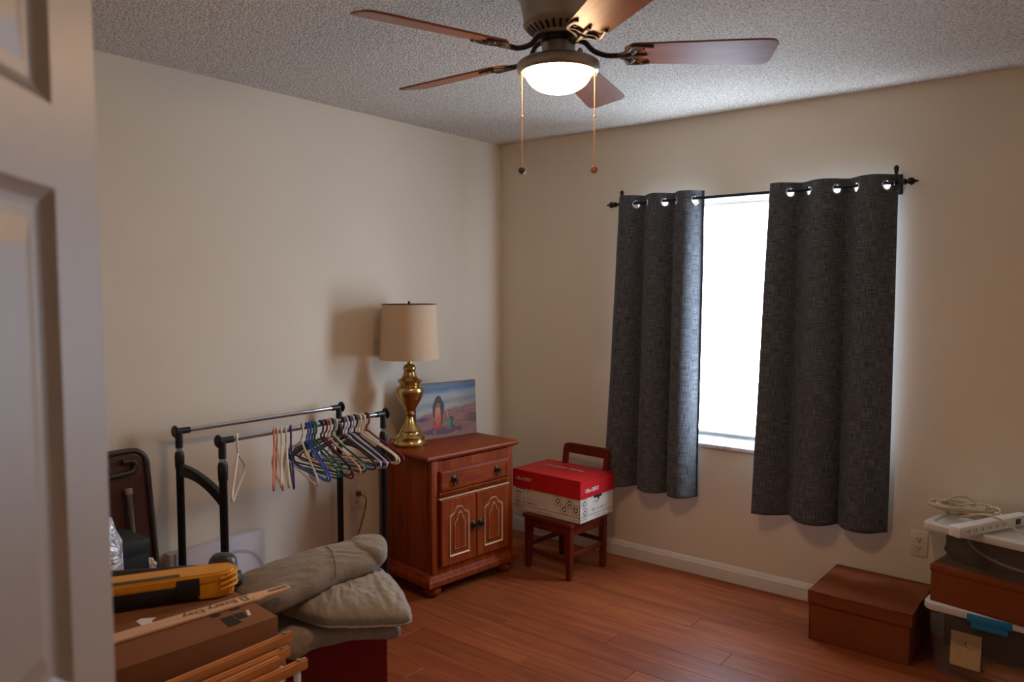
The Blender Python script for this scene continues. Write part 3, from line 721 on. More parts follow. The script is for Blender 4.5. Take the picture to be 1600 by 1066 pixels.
lettering('OFFICE', .012, M_print, bx, G(-.142, .012), w=.05, off=.012)
lettering('case', .008, M_print, bx, G(.11, .016), w=.03)
def flat_ring(bm, M, w, h, t, rr):
    def rr_(w, h, r):
        out = []
        for cx, cz, a0 in ((w / 2 - r, h / 2 - r, 0), (-w / 2 + r, h / 2 - r, 90), (-w / 2 + r, -h / 2 + r, 180), (w / 2 - r, -h / 2 + r, 270)):
            out += [(cx + r * math.cos(R(a0 + 15 * k)), cz + r * math.sin(R(a0 + 15 * k))) for k in range(7)]
        return out
    A = [bm.verts.new(M @ Vector((x, y, 0))) for x, y in rr_(w, h, rr)]; B = [bm.verts.new(M @ Vector((x, y, 0))) for x, y in rr_(w - 2 * t, h - 2 * t, max(.002, rr - t))]
    n = len(A)
    for k in range(n): bm.faces.new((A[k], A[(k + 1) % n], B[(k + 1) % n], B[k]))
bm = bm_new()
for x, z in ((.08, .098), (.16, .1), (.125, .06), (.2, .068)):
    zh = .05
    flat_ring(bm, F(x, z), .055, zh, .0022, zh * .3); flat_ring(bm, F(x, z), .027, zh * .62, .0055, zh * .3)
for y, z in ((-.115, .1), (-.11, .05)):
    flat_ring(bm, G(y, z), .05, .048, .0022, .015); flat_ring(bm, G(y, z), .027, .03, .0055, .0145)
for z in (.034, .0045):
    pass
add_box(bm, (0, yF, .031), (BL, .0004, .0018)); add_box(bm, (xR, 0, .031), (.0004, BW_, .0018))
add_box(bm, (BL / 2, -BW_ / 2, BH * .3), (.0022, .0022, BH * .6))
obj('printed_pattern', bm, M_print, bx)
bm = bm_new(); add_box(bm, (xR, .01, .122), (.0006, .075, .016)); add_cyl(bm, (xR - .0003, .015, .113), (xR + .0003, .015, .113), .01, 12); obj('hand_hole', bm, M_print, bx)

# ------------------------------------------------------------------ wall outlets
def outlet(loc, rz, label, plug=False):
    o = thing('wall_outlet', label, 'outlet', loc, rz)     # local -y is outward
    bm = bm_new(); add_box(bm, (0, -.003, 0), (.072, .006, .116), None, .003); obj('cover_plate', bm, plain('almond_plate', (224, 212, 190), .4, var=.02), o, 40)
    for z in (.0195, -.0195):
        bm = bm_new(); P = [(.017 * math.cos(t), max(-.0135, min(.0135, .017 * math.sin(t)))) for t in [2 * PI * k / 24 for k in range(24)]]
        add_prism(bm, P, 0, .002, Matrix.Translation((0, -.006, z)) @ Matrix.Rotation(R(90), 4, 'X')); rc = obj('receptacle', bm, plain('almond_insert', (216, 204, 182), .45, var=.02), o)
        bm = bm_new()
        for x in (-.0065, .0065): add_box(bm, (x, -.0081, z + .004), (.0026, .0006, .009 if x < 0 else .0075))
        add_cyl(bm, (0, -.0078, z - .0075), (0, -.0084, z - .0075), .003, 10); obj('slot', bm, M_print, rc)
    bm = bm_new(); add_sphere(bm, (0, -.0065, 0), (.003, .0015, .003), 8); obj('screw', bm, M_nickel, o, 40)
    return o
outlet((2.429, 0, .388), 0, 'cream duplex outlet on the wall above the brown file box')
outlet((0, -1.21, .447), R(90), 'cream duplex outlet behind hangers with a brown cord plugged in')

# ------------------------------------------------------------------ garment rack
rk = thing('garment_rack', 'black double garment rack with two chrome rails by the wall', 'clothes rack', (.26, -1.805, 0))
RZ = .957; ys = (-.41, .41); xsr = (-.16, .16)
for x in xsr:
    bm = bm_new(); add_cyl(bm, (x, ys[0] + .02, RZ), (x, ys[1] - .02, RZ), .0105, 16); obj('rail', bm, M_chrome, rk, 40)
    for y in ys:
        bm = bm_new(); add_cyl(bm, (x, y, .07), (x, y, RZ - .11), .0155, 16); p = obj('post', bm, M_blackm, rk, 40)
        bm = bm_new(); add_lathe(bm, [(.0155, RZ - .16), (.018, RZ - .15), (.019, RZ - .10), (.016, RZ - .086), (.014, RZ - .083)], 20, (x, y, 0)); obj('clamp_collar', bm, M_black, p, 40)
        bm = bm_new(); add_cyl(bm, (x, y, RZ - .09), (x, y, RZ - .02), .0115, 16); obj('inner_tube', bm, M_chrome, p, 40)
        s = 1 if y > 0 else -1
        bm = bm_new(); add_cyl(bm, (x, y, RZ - .068), (x, y, RZ), .0145, 16); add_cyl(bm, (x, y - s * .045, RZ), (x, y + s * .012, RZ), .0135, 16)
        add_lathe(bm, [(.024, 0), (.026, .004), (.022, .009), (0, .011)], 24, (x, y + s * .012, RZ), True, Matrix.Rotation(-s * R(90), 4, 'X')); obj('end_connector', bm, M_black, p, 40)
for y in ys:
    bm = bm_new()
    for k in range(8):
        pass
    arc_ = [(xsr[0] + (xsr[1] - xsr[0]) * t, y, RZ - .135 - .075 * t ** 2) for t in [k / 10 for k in range(11)]]
    lo_ = [(x_, y_, z_ - .05 + .012 * math.sin(PI * i / 10)) for i, (x_, y_, z_) in enumerate(arc_)]
    P = [(a[0], a[2]) for a in arc_] + [(a[0], a[2]) for a in reversed(lo_)]
    add_prism(bm, P, -.010, .010, Matrix.Translation((0, y, 0)) @ Matrix.Rotation(R(90), 4, 'X')); obj('end_brace', bm, M_black, rk)
    bm = bm_new(); add_box(bm, (.03, y, .06), (.36, .03, .025), None, .006); obj('base_bar', bm, M_blackm, rk, 40)
    for x in (-.128, .195):
        bm = bm_new(); add_cyl(bm, (x, y - .012, .024), (x, y + .012, .024), .024, 16); add_box(bm, (x, y, .045), (.02, .032, .03), None, .004); obj('caster', bm, M_black, rk, 40)
bm = bm_new(); add_cyl(bm, (-.0, ys[0], .06), (0, ys[1], .06), .011, 12); obj('base_bar', bm, M_blackm, rk, 40)

# ------------------------------------------------------------------ hangers
HCOL = {}
def hmat(n, c):
    if n not in HCOL: HCOL[n] = plain('hanger_' + n, c, .35, var=.02)
    return HCOL[n]
cols = dict(white=(226, 220, 208), salmon=(226, 140, 106), peach=(226, 176, 140), navy=(34, 40, 92), blue=(48, 84, 172), teal=(20, 110, 104), black=(28, 26, 30), burgundy=(118, 20, 56), green=(12, 92, 74), lavender=(196, 190, 204), cream=(224, 206, 180))
def hanger_mesh(r=.0042):
    bm = bm_new()
    hk = [(.0 + .0165 * math.cos(t), 0, .0165 * math.sin(t)) for t in [R(a) for a in range(-170 + 180 + 160, -1, -18)]]
    hk = [(.0165 * math.cos(R(a)), 0, .0165 * math.sin(R(a))) for a in range(172, -1, -18)]
    pts = hk + [(.0165, 0, -.012), (.012, 0, -.03), (0, 0, -.042), (0, 0, -.064)]
    add_tube(bm, smooth_path(pts, 3), r * .95, 8)
    body = [(0, 0, -.062), (.05, 0, -.086), (.12, 0, -.118), (.185, 0, -.150), (.205, 0, -.166), (.207, 0, -.18), (.195, 0, -.19), (.17, 0, -.192), (0, 0, -.192),
            (-.17, 0, -.192), (-.195, 0, -.19), (-.207, 0, -.18), (-.205, 0, -.166), (-.185, 0, -.150), (-.12, 0, -.118), (-.05, 0, -.086)]
    add_tube(bm, smooth_path(body, 4, True), r, 8, True)
    return bm
hm = {}
def hang(y, th, col, label, dz=0, sx=1.0, tilt=0, hookflip=1):
    mt = hmat(col, cols[col])
    if col not in hm:
        bm = hanger_mesh(); me = bpy.data.meshes.new('clothes_hanger'); bm.to_mesh(me); bm.free(); me.materials.append(mt); me.polygons.foreach_set('use_smooth', [True] * len(me.polygons)); hm[col] = me
    o = bpy.data.objects.new('clothes_hanger', hm[col]); C.objects.link(o)
    o.location = (.42, y, RZ - .0012 + dz); o.rotation_euler = (0, R(tilt), R(th)); o.scale = (sx, 1, 1)
    return tag(o, label, 'hanger', 'plastic hangers on the front rail')
HL = [
 (-2.150, -38.5, 'white', 'lone white hanger at the left end of the front rail', 3),
 (-1.985, -36, 'salmon', 'salmon pink hanger, leftmost of the clustered hangers', 0),
 (-1.972, -29, 'peach', 'pale peach hanger crossing the salmon one', 1),
 (-1.950, -36, 'white', 'edge-on white hanger just after the two pink hangers', -2),
 (-1.928, -33, 'cream', 'cream edge-on hanger beside the dark navy one', 0),
 (-1.905, -33, 'navy', 'navy hanger seen nearly edge-on, first dark one from left', 4),
 (-1.850, -18, 'white', 'white hanger in front of the blue ones', 6),
 (-1.826, -15, 'blue', 'bright blue hanger directly behind the white angled one', 0),
 (-1.812, -14, 'blue', 'blue hanger touching the teal one', 2),
 (-1.798, -8, 'teal', 'teal hanger beside the bright blue pair', 0),
 (-1.786, -6, 'green', 'dark green hanger right behind the teal one', -2),
 (-1.752, -2, 'black', 'first black hanger, left of the burgundy and peach pair', 0),
 (-1.730, -1, 'burgundy', 'burgundy hanger in the middle beside the peach one', 7),
 (-1.712, 1, 'peach', 'peach hanger in the middle between burgundy and green', 2),
 (-1.694, 4, 'green', 'dark green hanger right of the middle peach one', 0),
 (-1.678, 0, 'cream', 'cream hanger right behind the middle green one', 3),
 (-1.640, 3, 'black', 'black hanger left of the two pale lavender ones', 0),
 (-1.620, 6, 'lavender', 'pale lavender hanger, left one of two', 0),
 (-1.602, 5, 'navy', 'navy hanger between the two pale lavender ones', -1),
 (-1.585, 8, 'lavender', 'pale lavender hanger, right one of two', 2),
 (-1.566, 7, 'black', 'black hanger nearest the right end of the rail', 1),
 (-1.545, 8, 'white', 'white hanger second from the right end', -3),
 (-1.522, 9, 'cream', 'cream hanger in front of the rightmost burgundy one', 0),
 (-1.497, 10, 'burgundy', 'burgundy hanger at the far right end of the hangers', 0)]
for y, th_, c, lb, ti in HL: hang(y, th_, c, lb, 0, 1.0, ti)

# ------------------------------------------------------------------ white box with a ring at the wall
wb = thing('flat_white_box', 'flat white carton with a large ring printed, leaning behind rack', 'box', (.05, -2.03, 0), R(90))
bm = bm_new(); add_box(bm, (0, 0, .222), (.45, .045, .444), None, .004); obj('carton', bm, plain('white_lilac_card', (214, 206, 208), .6, var=.02), wb, 40)
bm = bm_new()
def annulus(bm, M, r0, r1, n=48):
    A = [bm.verts.new(M @ Vector((r0 * math.cos(2 * PI * k / n), r0 * math.sin(2 * PI * k / n), 0))) for k in range(n)]
    B = [bm.verts.new(M @ Vector((r1 * math.cos(2 * PI * k / n), r1 * math.sin(2 * PI * k / n), 0))) for k in range(n)]
    for k in range(n): bm.faces.new((A[k], A[(k + 1) % n], B[(k + 1) % n], B[k]))
annulus(bm, frame((.07, -.0232, .235), (1, 0, 0), (0, -1, 0)), .135, .15); obj('printed_ring', bm, plain('lilac_print', (190, 180, 184), .6), wb)

# ------------------------------------------------------------------ folding chair against the wall
fc = thing('folding_chair', 'brown metal folding chair leaning folded against the left wall', 'chair', (.165, -2.545, 0), R(90))
ln = Matrix.Rotation(R(-8), 4, 'X')
M_fcf = plain('grey_brown_metal', (72, 64, 60), .35, .5); M_fcs = plain('brown_enamel', (74, 36, 28), .4)
def rr_poly(w, z0, z1, r):
    out = []
    for cx, cz, a0 in ((w / 2 - r, z1 - r, 0), (-w / 2 + r, z1 - r, 90)):
        out += [(cx + r * math.cos(R(a0 + 15 * k)), cz + r * math.sin(R(a0 + 15 * k))) for k in range(7)]
    return out + [(-w / 2, z0), (w / 2, z0)]
bm = bm_new(); P = rr_poly(.44, .0, .905, .06); pts = [(w_ / 2 * 0 + x, 0, z) for x, z in P[:-2]]
add_tube(bm, [(.22, 0, .012)] + pts + [(-.22, 0, .012)], .012, 10); bm.transform(ln); obj('tube_frame', bm, M_fcf, fc, 50)
bm = bm_new(); add_prism(bm, rr_poly(.415, .36, .892, .05), -.004, .004, Matrix.Translation((0, .004, 0)) @ Matrix.Rotation(R(90), 4, 'X')); bm.transform(ln); obj('seat_pan', bm, M_fcs, fc)
bm = bm_new(); add_tube(bm, smooth_path([(-.17, -.014, .82), (.12, -.014, .82), (.165, -.014, .835), (.165, -.014, .862), (.12, -.014, .867)], 6), .0105, 10); add_cyl(bm, (.06, -.012, .88), (.075, -.012, .82), .006, 8); bm.transform(ln); obj('hinge_bar', bm, M_fcf, fc, 50)
bm = bm_new(); add_cyl(bm, (.13, -.022, .30), (.13, -.022, .74), .011, 12); bm.transform(ln); lg = obj('leg', bm, plain('grey_tube', (112, 104, 100), .35, .5), fc, 50)
bm = bm_new(); add_cyl(bm, (-.13, -.022, .02), (-.13, -.022, .80), .011, 12); bm.transform(ln); obj('leg', bm, M_fcf, fc, 50)
bm = bm_new(); add_cyl(bm, (.13, -.022, .74), (.13, -.022, .762), .0145, 12); bm.transform(ln); obj('rubber_cap', bm, plain('tan_cap', (170, 140, 120), .6), lg, 50)
bm = bm_new(); add_box(bm, (.0, -.008, .70), (.05, .002, .075), Matrix.Rotation(R(-12), 4, 'Y')); bm.transform(ln); obj('paper_tag', bm, plain('tan_tag', (176, 130, 84), .8), fc)

# ------------------------------------------------------------------ things on the left behind the door edge
cb = thing('printed_carton', 'brown printed carton under the black box by the folding chair', 'box', (.335, -2.635, 0), R(90))
bm = bm_new(); add_box(bm, (0, 0, .265), (.34, .22, .53), None, .003); obj('carton', bm, M_card, cb, 40)
for k in range(5):
    lettering('THIS SIDE UP' if k == 0 else 'keep dry  handle with care', .012, M_print, cb, frame((-.0, -.1106, .515 - .016 * k), (1, 0, 0), (0, -1, 0)), w=.155)
kb = thing('black_box', 'matte black box on the brown printed carton', 'box', (.325, -2.695, .53), R(90))
bm = bm_new(); add_box(bm, (0, 0, .055), (.37, .2, .11), None, .003); obj('box_body', bm, plain('black_card', (30, 32, 34), .6), kb, 40)
bm = bm_new(); add_box(bm, (0, 0, .1), (.376, .206, .05), None, .003); obj('box_lid', bm, plain('black_card_lid', (34, 36, 38), .55), kb, 40)
# silver bag
PAPER = (.39, -2.497, .53)
def silver():
    m, nt, b = nodes('crinkled_silver_foil'); b.inputs['Base Color'].default_value = (.75, .75, .77, 1); b.inputs['Metallic'].default_value = .9; b.inputs['Roughness'].default_value = .3
    bump(nt, b, tex_noise(nt, coords(nt), 22, 5, .6, 1.0), 1.0, .03); return m
def lump(bm, c, r, seed, amp=.15, fr=3.0, n=(40, 24), p=2.5, flat=None):
    t = bmesh.new(); bmesh.ops.create_uvsphere(t, u_segments=n[0], v_segments=n[1], radius=1)
    for v in t.verts:
        d = v.co.normalized()
        q = sum(abs(x) ** p for x in d) ** (-1 / p)
        k = q * (1 + amp * noise.noise(d * fr + Vector((seed, 0, 0))) + amp * .4 * noise.noise(d * fr * 3 + Vector((seed, 5, 0))))
        v.co = Vector((d.x * k * r[0], d.y * k * r[1], d.z * k * r[2]))
        if flat is not None: v.co.z = max(v.co.z, -r[2] * flat)
    t.transform(Matrix.Translation(Vector(c))); merge(bm, t)
bm = bm_new(); lump(bm, (0, 0, .02), (.038, .02, .022), 6, .5, 3.0, (20, 12), 2.5, .9); pb = obj('crumpled_paper', bm, plain('white_paper', (214, 206, 198), .7), None); pb.location = PAPER; tag(pb, 'crumpled white paper on the printed carton beside the black box', 'paper')
bm = bm_new(); lump(bm, (0, 0, .41), (.085, .085, .41), 3, .12, 3, p=4, flat=1.0)
bag = obj('silver_bag', bm, silver(), None, 0); bag.location = (.575, -2.765, 0); tag(bag, 'crinkled silver foil bag standing beside the black box', 'bag')

# ------------------------------------------------------------------ large carton, tool, stick
ct = thing('cardboard_carton', 'large brown cardboard carton under the yellow tool and wooden stick', 'box', (1.063, -2.925, 0), R(84.3))
CL, CW_, CH_ = .66, .52, .66        # local x runs along the front, local -y is the side towards the room
bm = bm_new(); add_box(bm, (0, 0, CH_ / 2), (CL, CW_, CH_ - .004), None, .004); obj('carton_body', bm, M_card, ct, 40)
fx = CL / 2; 
bm = bm_new(); add_box(bm, (0, CW_ / 4 + .0, CH_ - .001), (CL, CW_ / 2 - .003, .004), None, .001); obj('flap', bm, M_card, ct, 40)
bm = bm_new(); add_box(bm, (0, -CW_ / 4 - .0, CH_ - .001), (CL, CW_ / 2 - .003, .004), None, .001); obj('flap', bm, M_card, ct, 40)
def patch(poly, m, name='tape_patch', z=.0014):
    bm = bm_new(); add_prism(bm, poly, CH_ + z, CH_ + z + .0008); obj(name, bm, m, ct)
patch([(.216, -.164), (.246, -.166), (.245, -.227), (.209, -.228)], M_print)
patch([(.252, -.162), (.278, -.168), (.272, -.204), (.250, -.200)], M_print)
patch([(.205, -.118), (.228, -.120), (.228, -.145), (.204, -.145)], M_print)
patch([(.258, -.115), (.284, -.120), (.284, -.140), (.258, -.138)], M_print)
patch([(.276, -.198), (.288, -.164), (.294, -.165), (.284, -.200)], M_printw, 'torn_tape')
patch([(.054, -.020), (.070, -.012), (.100, -.034), (.084, -.046), (.082, -.080), (.056, -.070)], M_printw, 'torn_tape')
bm = bm_new(); add_cyl(bm, (-.11, -CW_ / 2 - .001, CH_ - .04), (-.11, -CW_ / 2 + .004, CH_ - .04), .012, 12); obj('hand_hole', bm, M_print, ct)

M_yel = plain('yellow_plastic', (222, 148, 18), .4, var=.04)
tl = thing('yellow_tool', 'yellow and black plastic tool lying on the brown carton', 'tool', (1.012, -2.772, CH_ + .003), math.atan2(.88, .47))
TL = .40; hx_ = TL / 2                # local x along, +x is the rounded end
bm = bm_new(); P = [(-hx_, -.045), (hx_ - .06, -.045), (hx_ - .015, -.038), (hx_, -.02), (hx_, .02), (hx_ - .015, .038), (hx_ - .06, .045), (-hx_, .045)]
add_prism(bm, P, .046, .074); bmesh.ops.bevel(bm, geom=list(bm.edges), offset=.006, segments=3, affect='EDGES'); obj('yellow_body', bm, M_yel, tl, 40)
bm = bm_new(); add_box(bm, (-.045, 0, .024), (TL - .09, .078, .046), None, .005); obj('black_base', bm, M_black, tl, 40)
bm = bm_new(); add_prism(bm, [(hx_ - .1, -.044), (hx_ - .05, -.045), (hx_ - .012, -.034), (hx_ - .003, -.018), (hx_ - .003, .018), (hx_ - .012, .034), (hx_ - .05, .045), (hx_ - .1, .044)], .002, .05)
bmesh.ops.bevel(bm, geom=list(bm.edges), offset=.005, segments=2, affect='EDGES'); obj('yellow_end_cap', bm, M_yel, tl, 40)
for k in range(3):
    z_ = .062 - .016 * k
    bm = bm_new(); add_tube(bm, smooth_path([(hx_ - .04, -.047, z_ - .006), (hx_ - .012, -.038, z_), (hx_ + .002, -.018, z_), (hx_ + .002, .018, z_), (hx_ - .012, .038, z_)], 5), .005, 8); obj('rib', bm, M_yel, tl, 50)
box('black_window', (hx_ - .125, -.041, .04), (.062, .012, .054), M_black, tl, .004)
box('groove_inlay', (-.055, -.026, .0745), (.22, .02, .003), plain('grey_inlay', (66, 62, 56), .5), tl, .001)
for x in (-.0, .075):
    bm = bm_new(); add_cyl(bm, (hx_ - .1 + x, -.046, .062), (hx_ - .1 + x, -.042, .062), .0035, 10); obj('screw', bm, M_bronze, tl, 40)

hd = thing('grey_handle', 'dark grey plastic tool handle with bulbous end behind the yellow tool', 'tool', (.945, -2.678, CH_ + .003), math.atan2(.42, .42))
bm = bm_new(); add_tube(bm, smooth_path([(-.22, 0, .03), (-.1, 0, .033), (.02, 0, .037), (.1, 0, .036)], 6), [.016] * 10 + [.018] * 9, 12, ry=.022); obj('shaft', bm, plain('charcoal_plastic', (50, 50, 50), .5), hd, 50)
bm = bm_new(); lump(bm, (.125, 0, .048), (.042, .034, .044), 2, .05, 2, (24, 14)); obj('bulb_end', bm, plain('charcoal_head', (58, 58, 58), .4), hd, 0)
box('chrome_clip', (.145, -.034, .04), (.04, .006, .012), M_chrome, hd, .002, Matrix.Rotation(R(-25), 4, 'Y'))

M_stick = wood('pale_bare_wood', (196, 150, 112), (214, 170, 132), (226, 186, 150), 'X', .6, 1.0)
sk = thing('wooden_stick', 'printed wooden stir stick lying across the brown carton', 'stick', (1.168, -2.866, CH_ + .0024), math.atan2(.46, .054))
bm = bm_new(); SL = .76; P = [(-SL / 2, -.025), (SL / 2 - .11, -.025), (SL / 2 - .085, -.019), (SL / 2 - .05, -.0185), (SL / 2 - .004, -.0145), (SL / 2, -.01), (SL / 2, .01), (SL / 2 - .004, .0145), (SL / 2 - .05, .0185), (SL / 2 - .085, .019), (SL / 2 - .11, .025), (-SL / 2, .025)]
add_prism(bm, P, 0, .007); bmesh.ops.bevel(bm, geom=list(bm.edges), offset=.001, segments=1, affect='EDGES'); obj('wood_strip', bm, M_stick, sk)
M_ink = plain('faded_ink', (104, 84, 72), .7)
lettering('Every Day', .034, M_ink, sk, frame((SL / 2 - .155, .013, .0074), (-1, 0, 0), (0, 0, 1)), w=.15, off=.025)
bm = bm_new()
rq = random.Random(4)
flat_ring(bm, frame((SL / 2 - .035, 0, .0074), (1, 0, 0), (0, 0, 1)), .06, .016, .0035, .0075)
for k in range(6): add_box(bm, (SL / 2 - .056 + .0085 * k, 0, .0074), (.005, .006, .0004))
obj('printed_badge', bm, M_ink, sk)
bm = bm_new()
for i in range(5):
    for j in range(5):
        if rq.random() < .55: add_box(bm, (SL / 2 - .142 + .0065 * i, -.014 + .007 * j, .0074), (.0055, .0055, .0004))
obj('printed_checks', bm, M_ink, sk)

# ------------------------------------------------------------------ red bin, comforter, quilt
rb = thing('red_storage_bin', 'deep red fabric storage bin under the folded grey comforter', 'bin', (1.136, -2.256, 0), R(-38))
bm = bm_new()
t_ = .006; bl, bwid, bh = .32, .30, .47
hollow(bm, bl, bwid, bh, t_); obj('bin_body', bm, M_redbin, rb)
bm = bm_new()
rect = [(-bl / 2, -bwid / 2, bh), (bl / 2, -bwid / 2, bh), (bl / 2, bwid / 2, bh), (-bl / 2, bwid / 2, bh)]
for a, b in zip(rect, rect[1:] + rect[:1]): add_cyl(bm, a, b, .005, 8)
obj('rim_binding', bm, M_redbin, rb, 50)

def pillow(bm, outline, org, z0, zt, seed, n=5.0, tilt=None, wr=.004, wdir=0.0, roll=.007, rings=26, flatb=.75):
    """a stuffed cloth slab with a free outline: rounded rim, soft top, wrinkles running along wdir"""
    P = smooth_path([(x - org[0], y - org[1], 0) for x, y in outline], 9, True)
    cen = sum(P, Vector()) / len(P); m = len(P); hz = (zt - z0) / 2; zm = (z0 + zt) / 2
    ca, sa = math.cos(wdir), math.sin(wdir)
    def pos(p, sgn, k):
        q = cen + (p - cen) * k
        h = hz * math.sqrt(max(0, 1 - k ** n)) * (1 if sgn > 0 else flatb)
        z = zm - (hz * (1 - flatb) if sgn < 0 else 0) + sgn * h
        a_, b_ = q.x * ca + q.y * sa, -q.x * sa + q.y * ca
        w = roll * noise.noise(Vector((q.x * 7 + seed, q.y * 7, sgn)))
        r = noise.noise(Vector((a_ * 9 + seed, b_ * 42, 3.0))); r2 = noise.noise(Vector((a_ * 14 + seed, b_ * 75, 9.0)))
        edge = .4 + .6 * min(1, (1 - k) * 5)
        w += wr * ((1 - abs(r)) ** 3 - .4 + .5 * (1 - abs(r2)) ** 4) * edge * (1 if sgn > 0 else .2)
        o_ = noise.noise(Vector((p.x * 16, p.y * 16, seed))) * .006 * k
        q = q + (p - cen).normalized() * o_
        return Vector((q.x, q.y, z + w + (tilt(q.x + org[0], q.y + org[1]) if tilt else 0)))
    ks = [1 - ((i / rings) ** 1.9) for i in range(rings + 1)]
    t = bmesh.new(); prev = None; eq = None
    for sgn in (1, -1):
        ring = eq
        for i, k in enumerate(ks):
            if i == 0:
                if eq is None: eq = [t.verts.new((pos(p, 1, 1) + pos(p, -1, 1)) / 2) for p in P]
                ring = eq; continue
            if k < 1e-6: nxt = [t.verts.new(pos(cen + Vector((1e-6, 0, 0)), sgn, 0))]
            else: nxt = [t.verts.new(pos(p, sgn, k)) for p in P]
            for j in range(m):
                j2 = (j + 1) % m
                if len(nxt) > 1: f = (ring[j], ring[j2], nxt[j2], nxt[j])
                else: f = (ring[j], ring[j2], nxt[0])
                t.faces.new(f if sgn > 0 else tuple(reversed(f)))
            ring = nxt
    bmesh.ops.recalc_face_normals(t, faces=t.faces); rim = [v.co.copy() for v in eq]; merge(bm, t); return rim
cf = thing('folded_comforter', 'thick grey comforter folded in layers on the red bin', 'comforter', (1.2, -2.26, .472))
og = (1.2, -2.26)
low = [(1.415, -2.235), (1.405, -2.275), (1.33, -2.345), (1.285, -2.395), (1.255, -2.44), (1.225, -2.5), (1.13, -2.52), (.99, -2.43), (.94, -2.25), (1.05, -2.1), (1.25, -2.13)]
upp = [(1.113, -2.06), (1.21, -2.088), (1.32, -2.135), (1.425, -2.205), (1.457, -2.252), (1.39, -2.32), (1.305, -2.4), (1.225, -2.425), (1.09, -2.44), (.97, -2.40), (.93, -2.25), (1.0, -2.11)]
sag = lambda x, y: -.10 * max(0, -2.34 - y) ** .9 * max(0, min(1, (x - 1.0) * 4)) - .5 * max(0, x - y - 3.69)
bm = bm_new(); pillow(bm, low, og, .0, .055, 4, 5, sag, .006, 2.4, .008); obj('lower_layer', bm, M_comf, cf, 0)
bm = bm_new(); rim = pillow(bm, upp, og, .048, .132, 9, 3.6, lambda x, y: .03 * (y + 2.26) - .04 * max(0, x - 1.25), .009, 2.6, .011); obj('upper_layer', bm, M_comf, cf, 0)
bm = bm_new(); add_tube(bm, [v + Vector((0, 0, -.012)) for v in rim[26:72]], .0035, 6); obj('piped_seam', bm, M_comf, cf, 60)
ql = thing('folded_quilt', 'smooth grey quilt folded into a bolster on top of comforter', 'quilt', (1.1, -2.3, .602))
oq = (1.1, -2.3)
qo = [(.962, -2.50), (.985, -2.40), (1.012, -2.30), (1.035, -2.20), (1.055, -2.10), (1.105, -2.045), (1.165, -2.058), (1.198, -2.10), (1.214, -2.16), (1.204, -2.28), (1.20, -2.40), (1.188, -2.52), (1.165, -2.56), (1.06, -2.555), (.985, -2.545)]
qtilt = lambda x, y: -.03 * max(0, min(1, (-2.28 - y) * 4)) - .10 * max(0, x - 1.12)
bm = bm_new(); pillow(bm, qo, oq, .0, .088, 21, 3.2, qtilt, .0045, 1.0, .004, 30); obj('quilt_body', bm, M_quilt, ql, 0)
qf = [(1.05, -2.115), (1.10, -2.052), (1.16, -2.055), (1.21, -2.105), (1.212, -2.15), (1.16, -2.17), (1.10, -2.16)]
bm = bm_new(); pillow(bm, qf, oq, .03, .0915, 5, 7, lambda x, y: -.12 * max(0, x - 1.13), .003, .3, .003, 14); obj('end_flap', bm, M_quilt, ql, 0)
qs = [(1.045, -2.235, .080), (1.085, -2.245, .090), (1.13, -2.262, .089), (1.17, -2.285, .080), (1.195, -2.30, .058), (1.206, -2.31, .035)]
bm = bm_new(); add_tube(bm, smooth_path([(x - oq[0], y - oq[1], z) for x, y, z in qs], 6), .0022, 6); obj('quilt_seam', bm, M_quilt, ql, 60)
bm = bm_new(); lump(bm, (0, 0, .045), (.055, .06, .05), 8, .35, 3.5, (36, 22), 2.5, .9); bb = obj('black_cloth_bundle', bm, plain('black_cloth', (34, 32, 32), .6, bmp=.004), None, 0); bb.location = (.985, -2.575, .60)
tag(bb, 'crumpled black cloth bundle wedged between carton and grey quilt', 'bundle')

# ------------------------------------------------------------------ folded wooden drying rack
M_rackw = wood('honey_wood', (176, 106, 52), (204, 134, 76), (222, 156, 96), 'Y', .45, 1.0)
wr = thing('folding_rack', 'folded wooden rack with bolted rails and white legs before carton', 'drying rack', (1.42, -2.98, 0))
for k, (x, z, y1, dz) in enumerate(((-.030, .612, .375, .0), (.0, .592, .345, .0), (.022, .580, .30, -.02), (.045, .566, .365, 0))):
    bm = bm_new(); L = .78
    t = bmesh.new(); bmesh.ops.create_cube(t, size=1)
    for v in t.verts: v.co = Vector((v.co.x * .016, v.co.y * L, v.co.z * .03))
    bmesh.ops.bevel(t, geom=list(t.edges), offset=.004, segments=2, affect='EDGES')
    t.transform(Matrix.Translation((x, y1 - L / 2, z)) @ Matrix.Rotation(R(1.2 if k == 2 else 0), 4, 'X')); merge(bm, t)
    r_ = obj('wooden_rail', bm, M_rackw, wr, 40)
    for yy in (y1 - .025, y1 - L + .06):
        bm = bm_new(); add_cyl(bm, (x, yy, z + .0145), (x, yy, z + .0175), .0065, 12); obj('bolt', bm, M_nickel, r_, 40)
for x, yb in ((.045, .335), (.0, .315), (.045, -.35), (.0, -.36)):
    bm = bm_new(); add_box(bm, (x, yb, .28), (.012, .016, .56), None, .003); obj('leg', bm, M_white, wr, 40)
for x in (-.03, .022):
    bm = bm_new(); add_box(bm, (x, .29, .29), (.012, .014, .575), None, .003); obj('leg', bm, M_white, wr, 40)

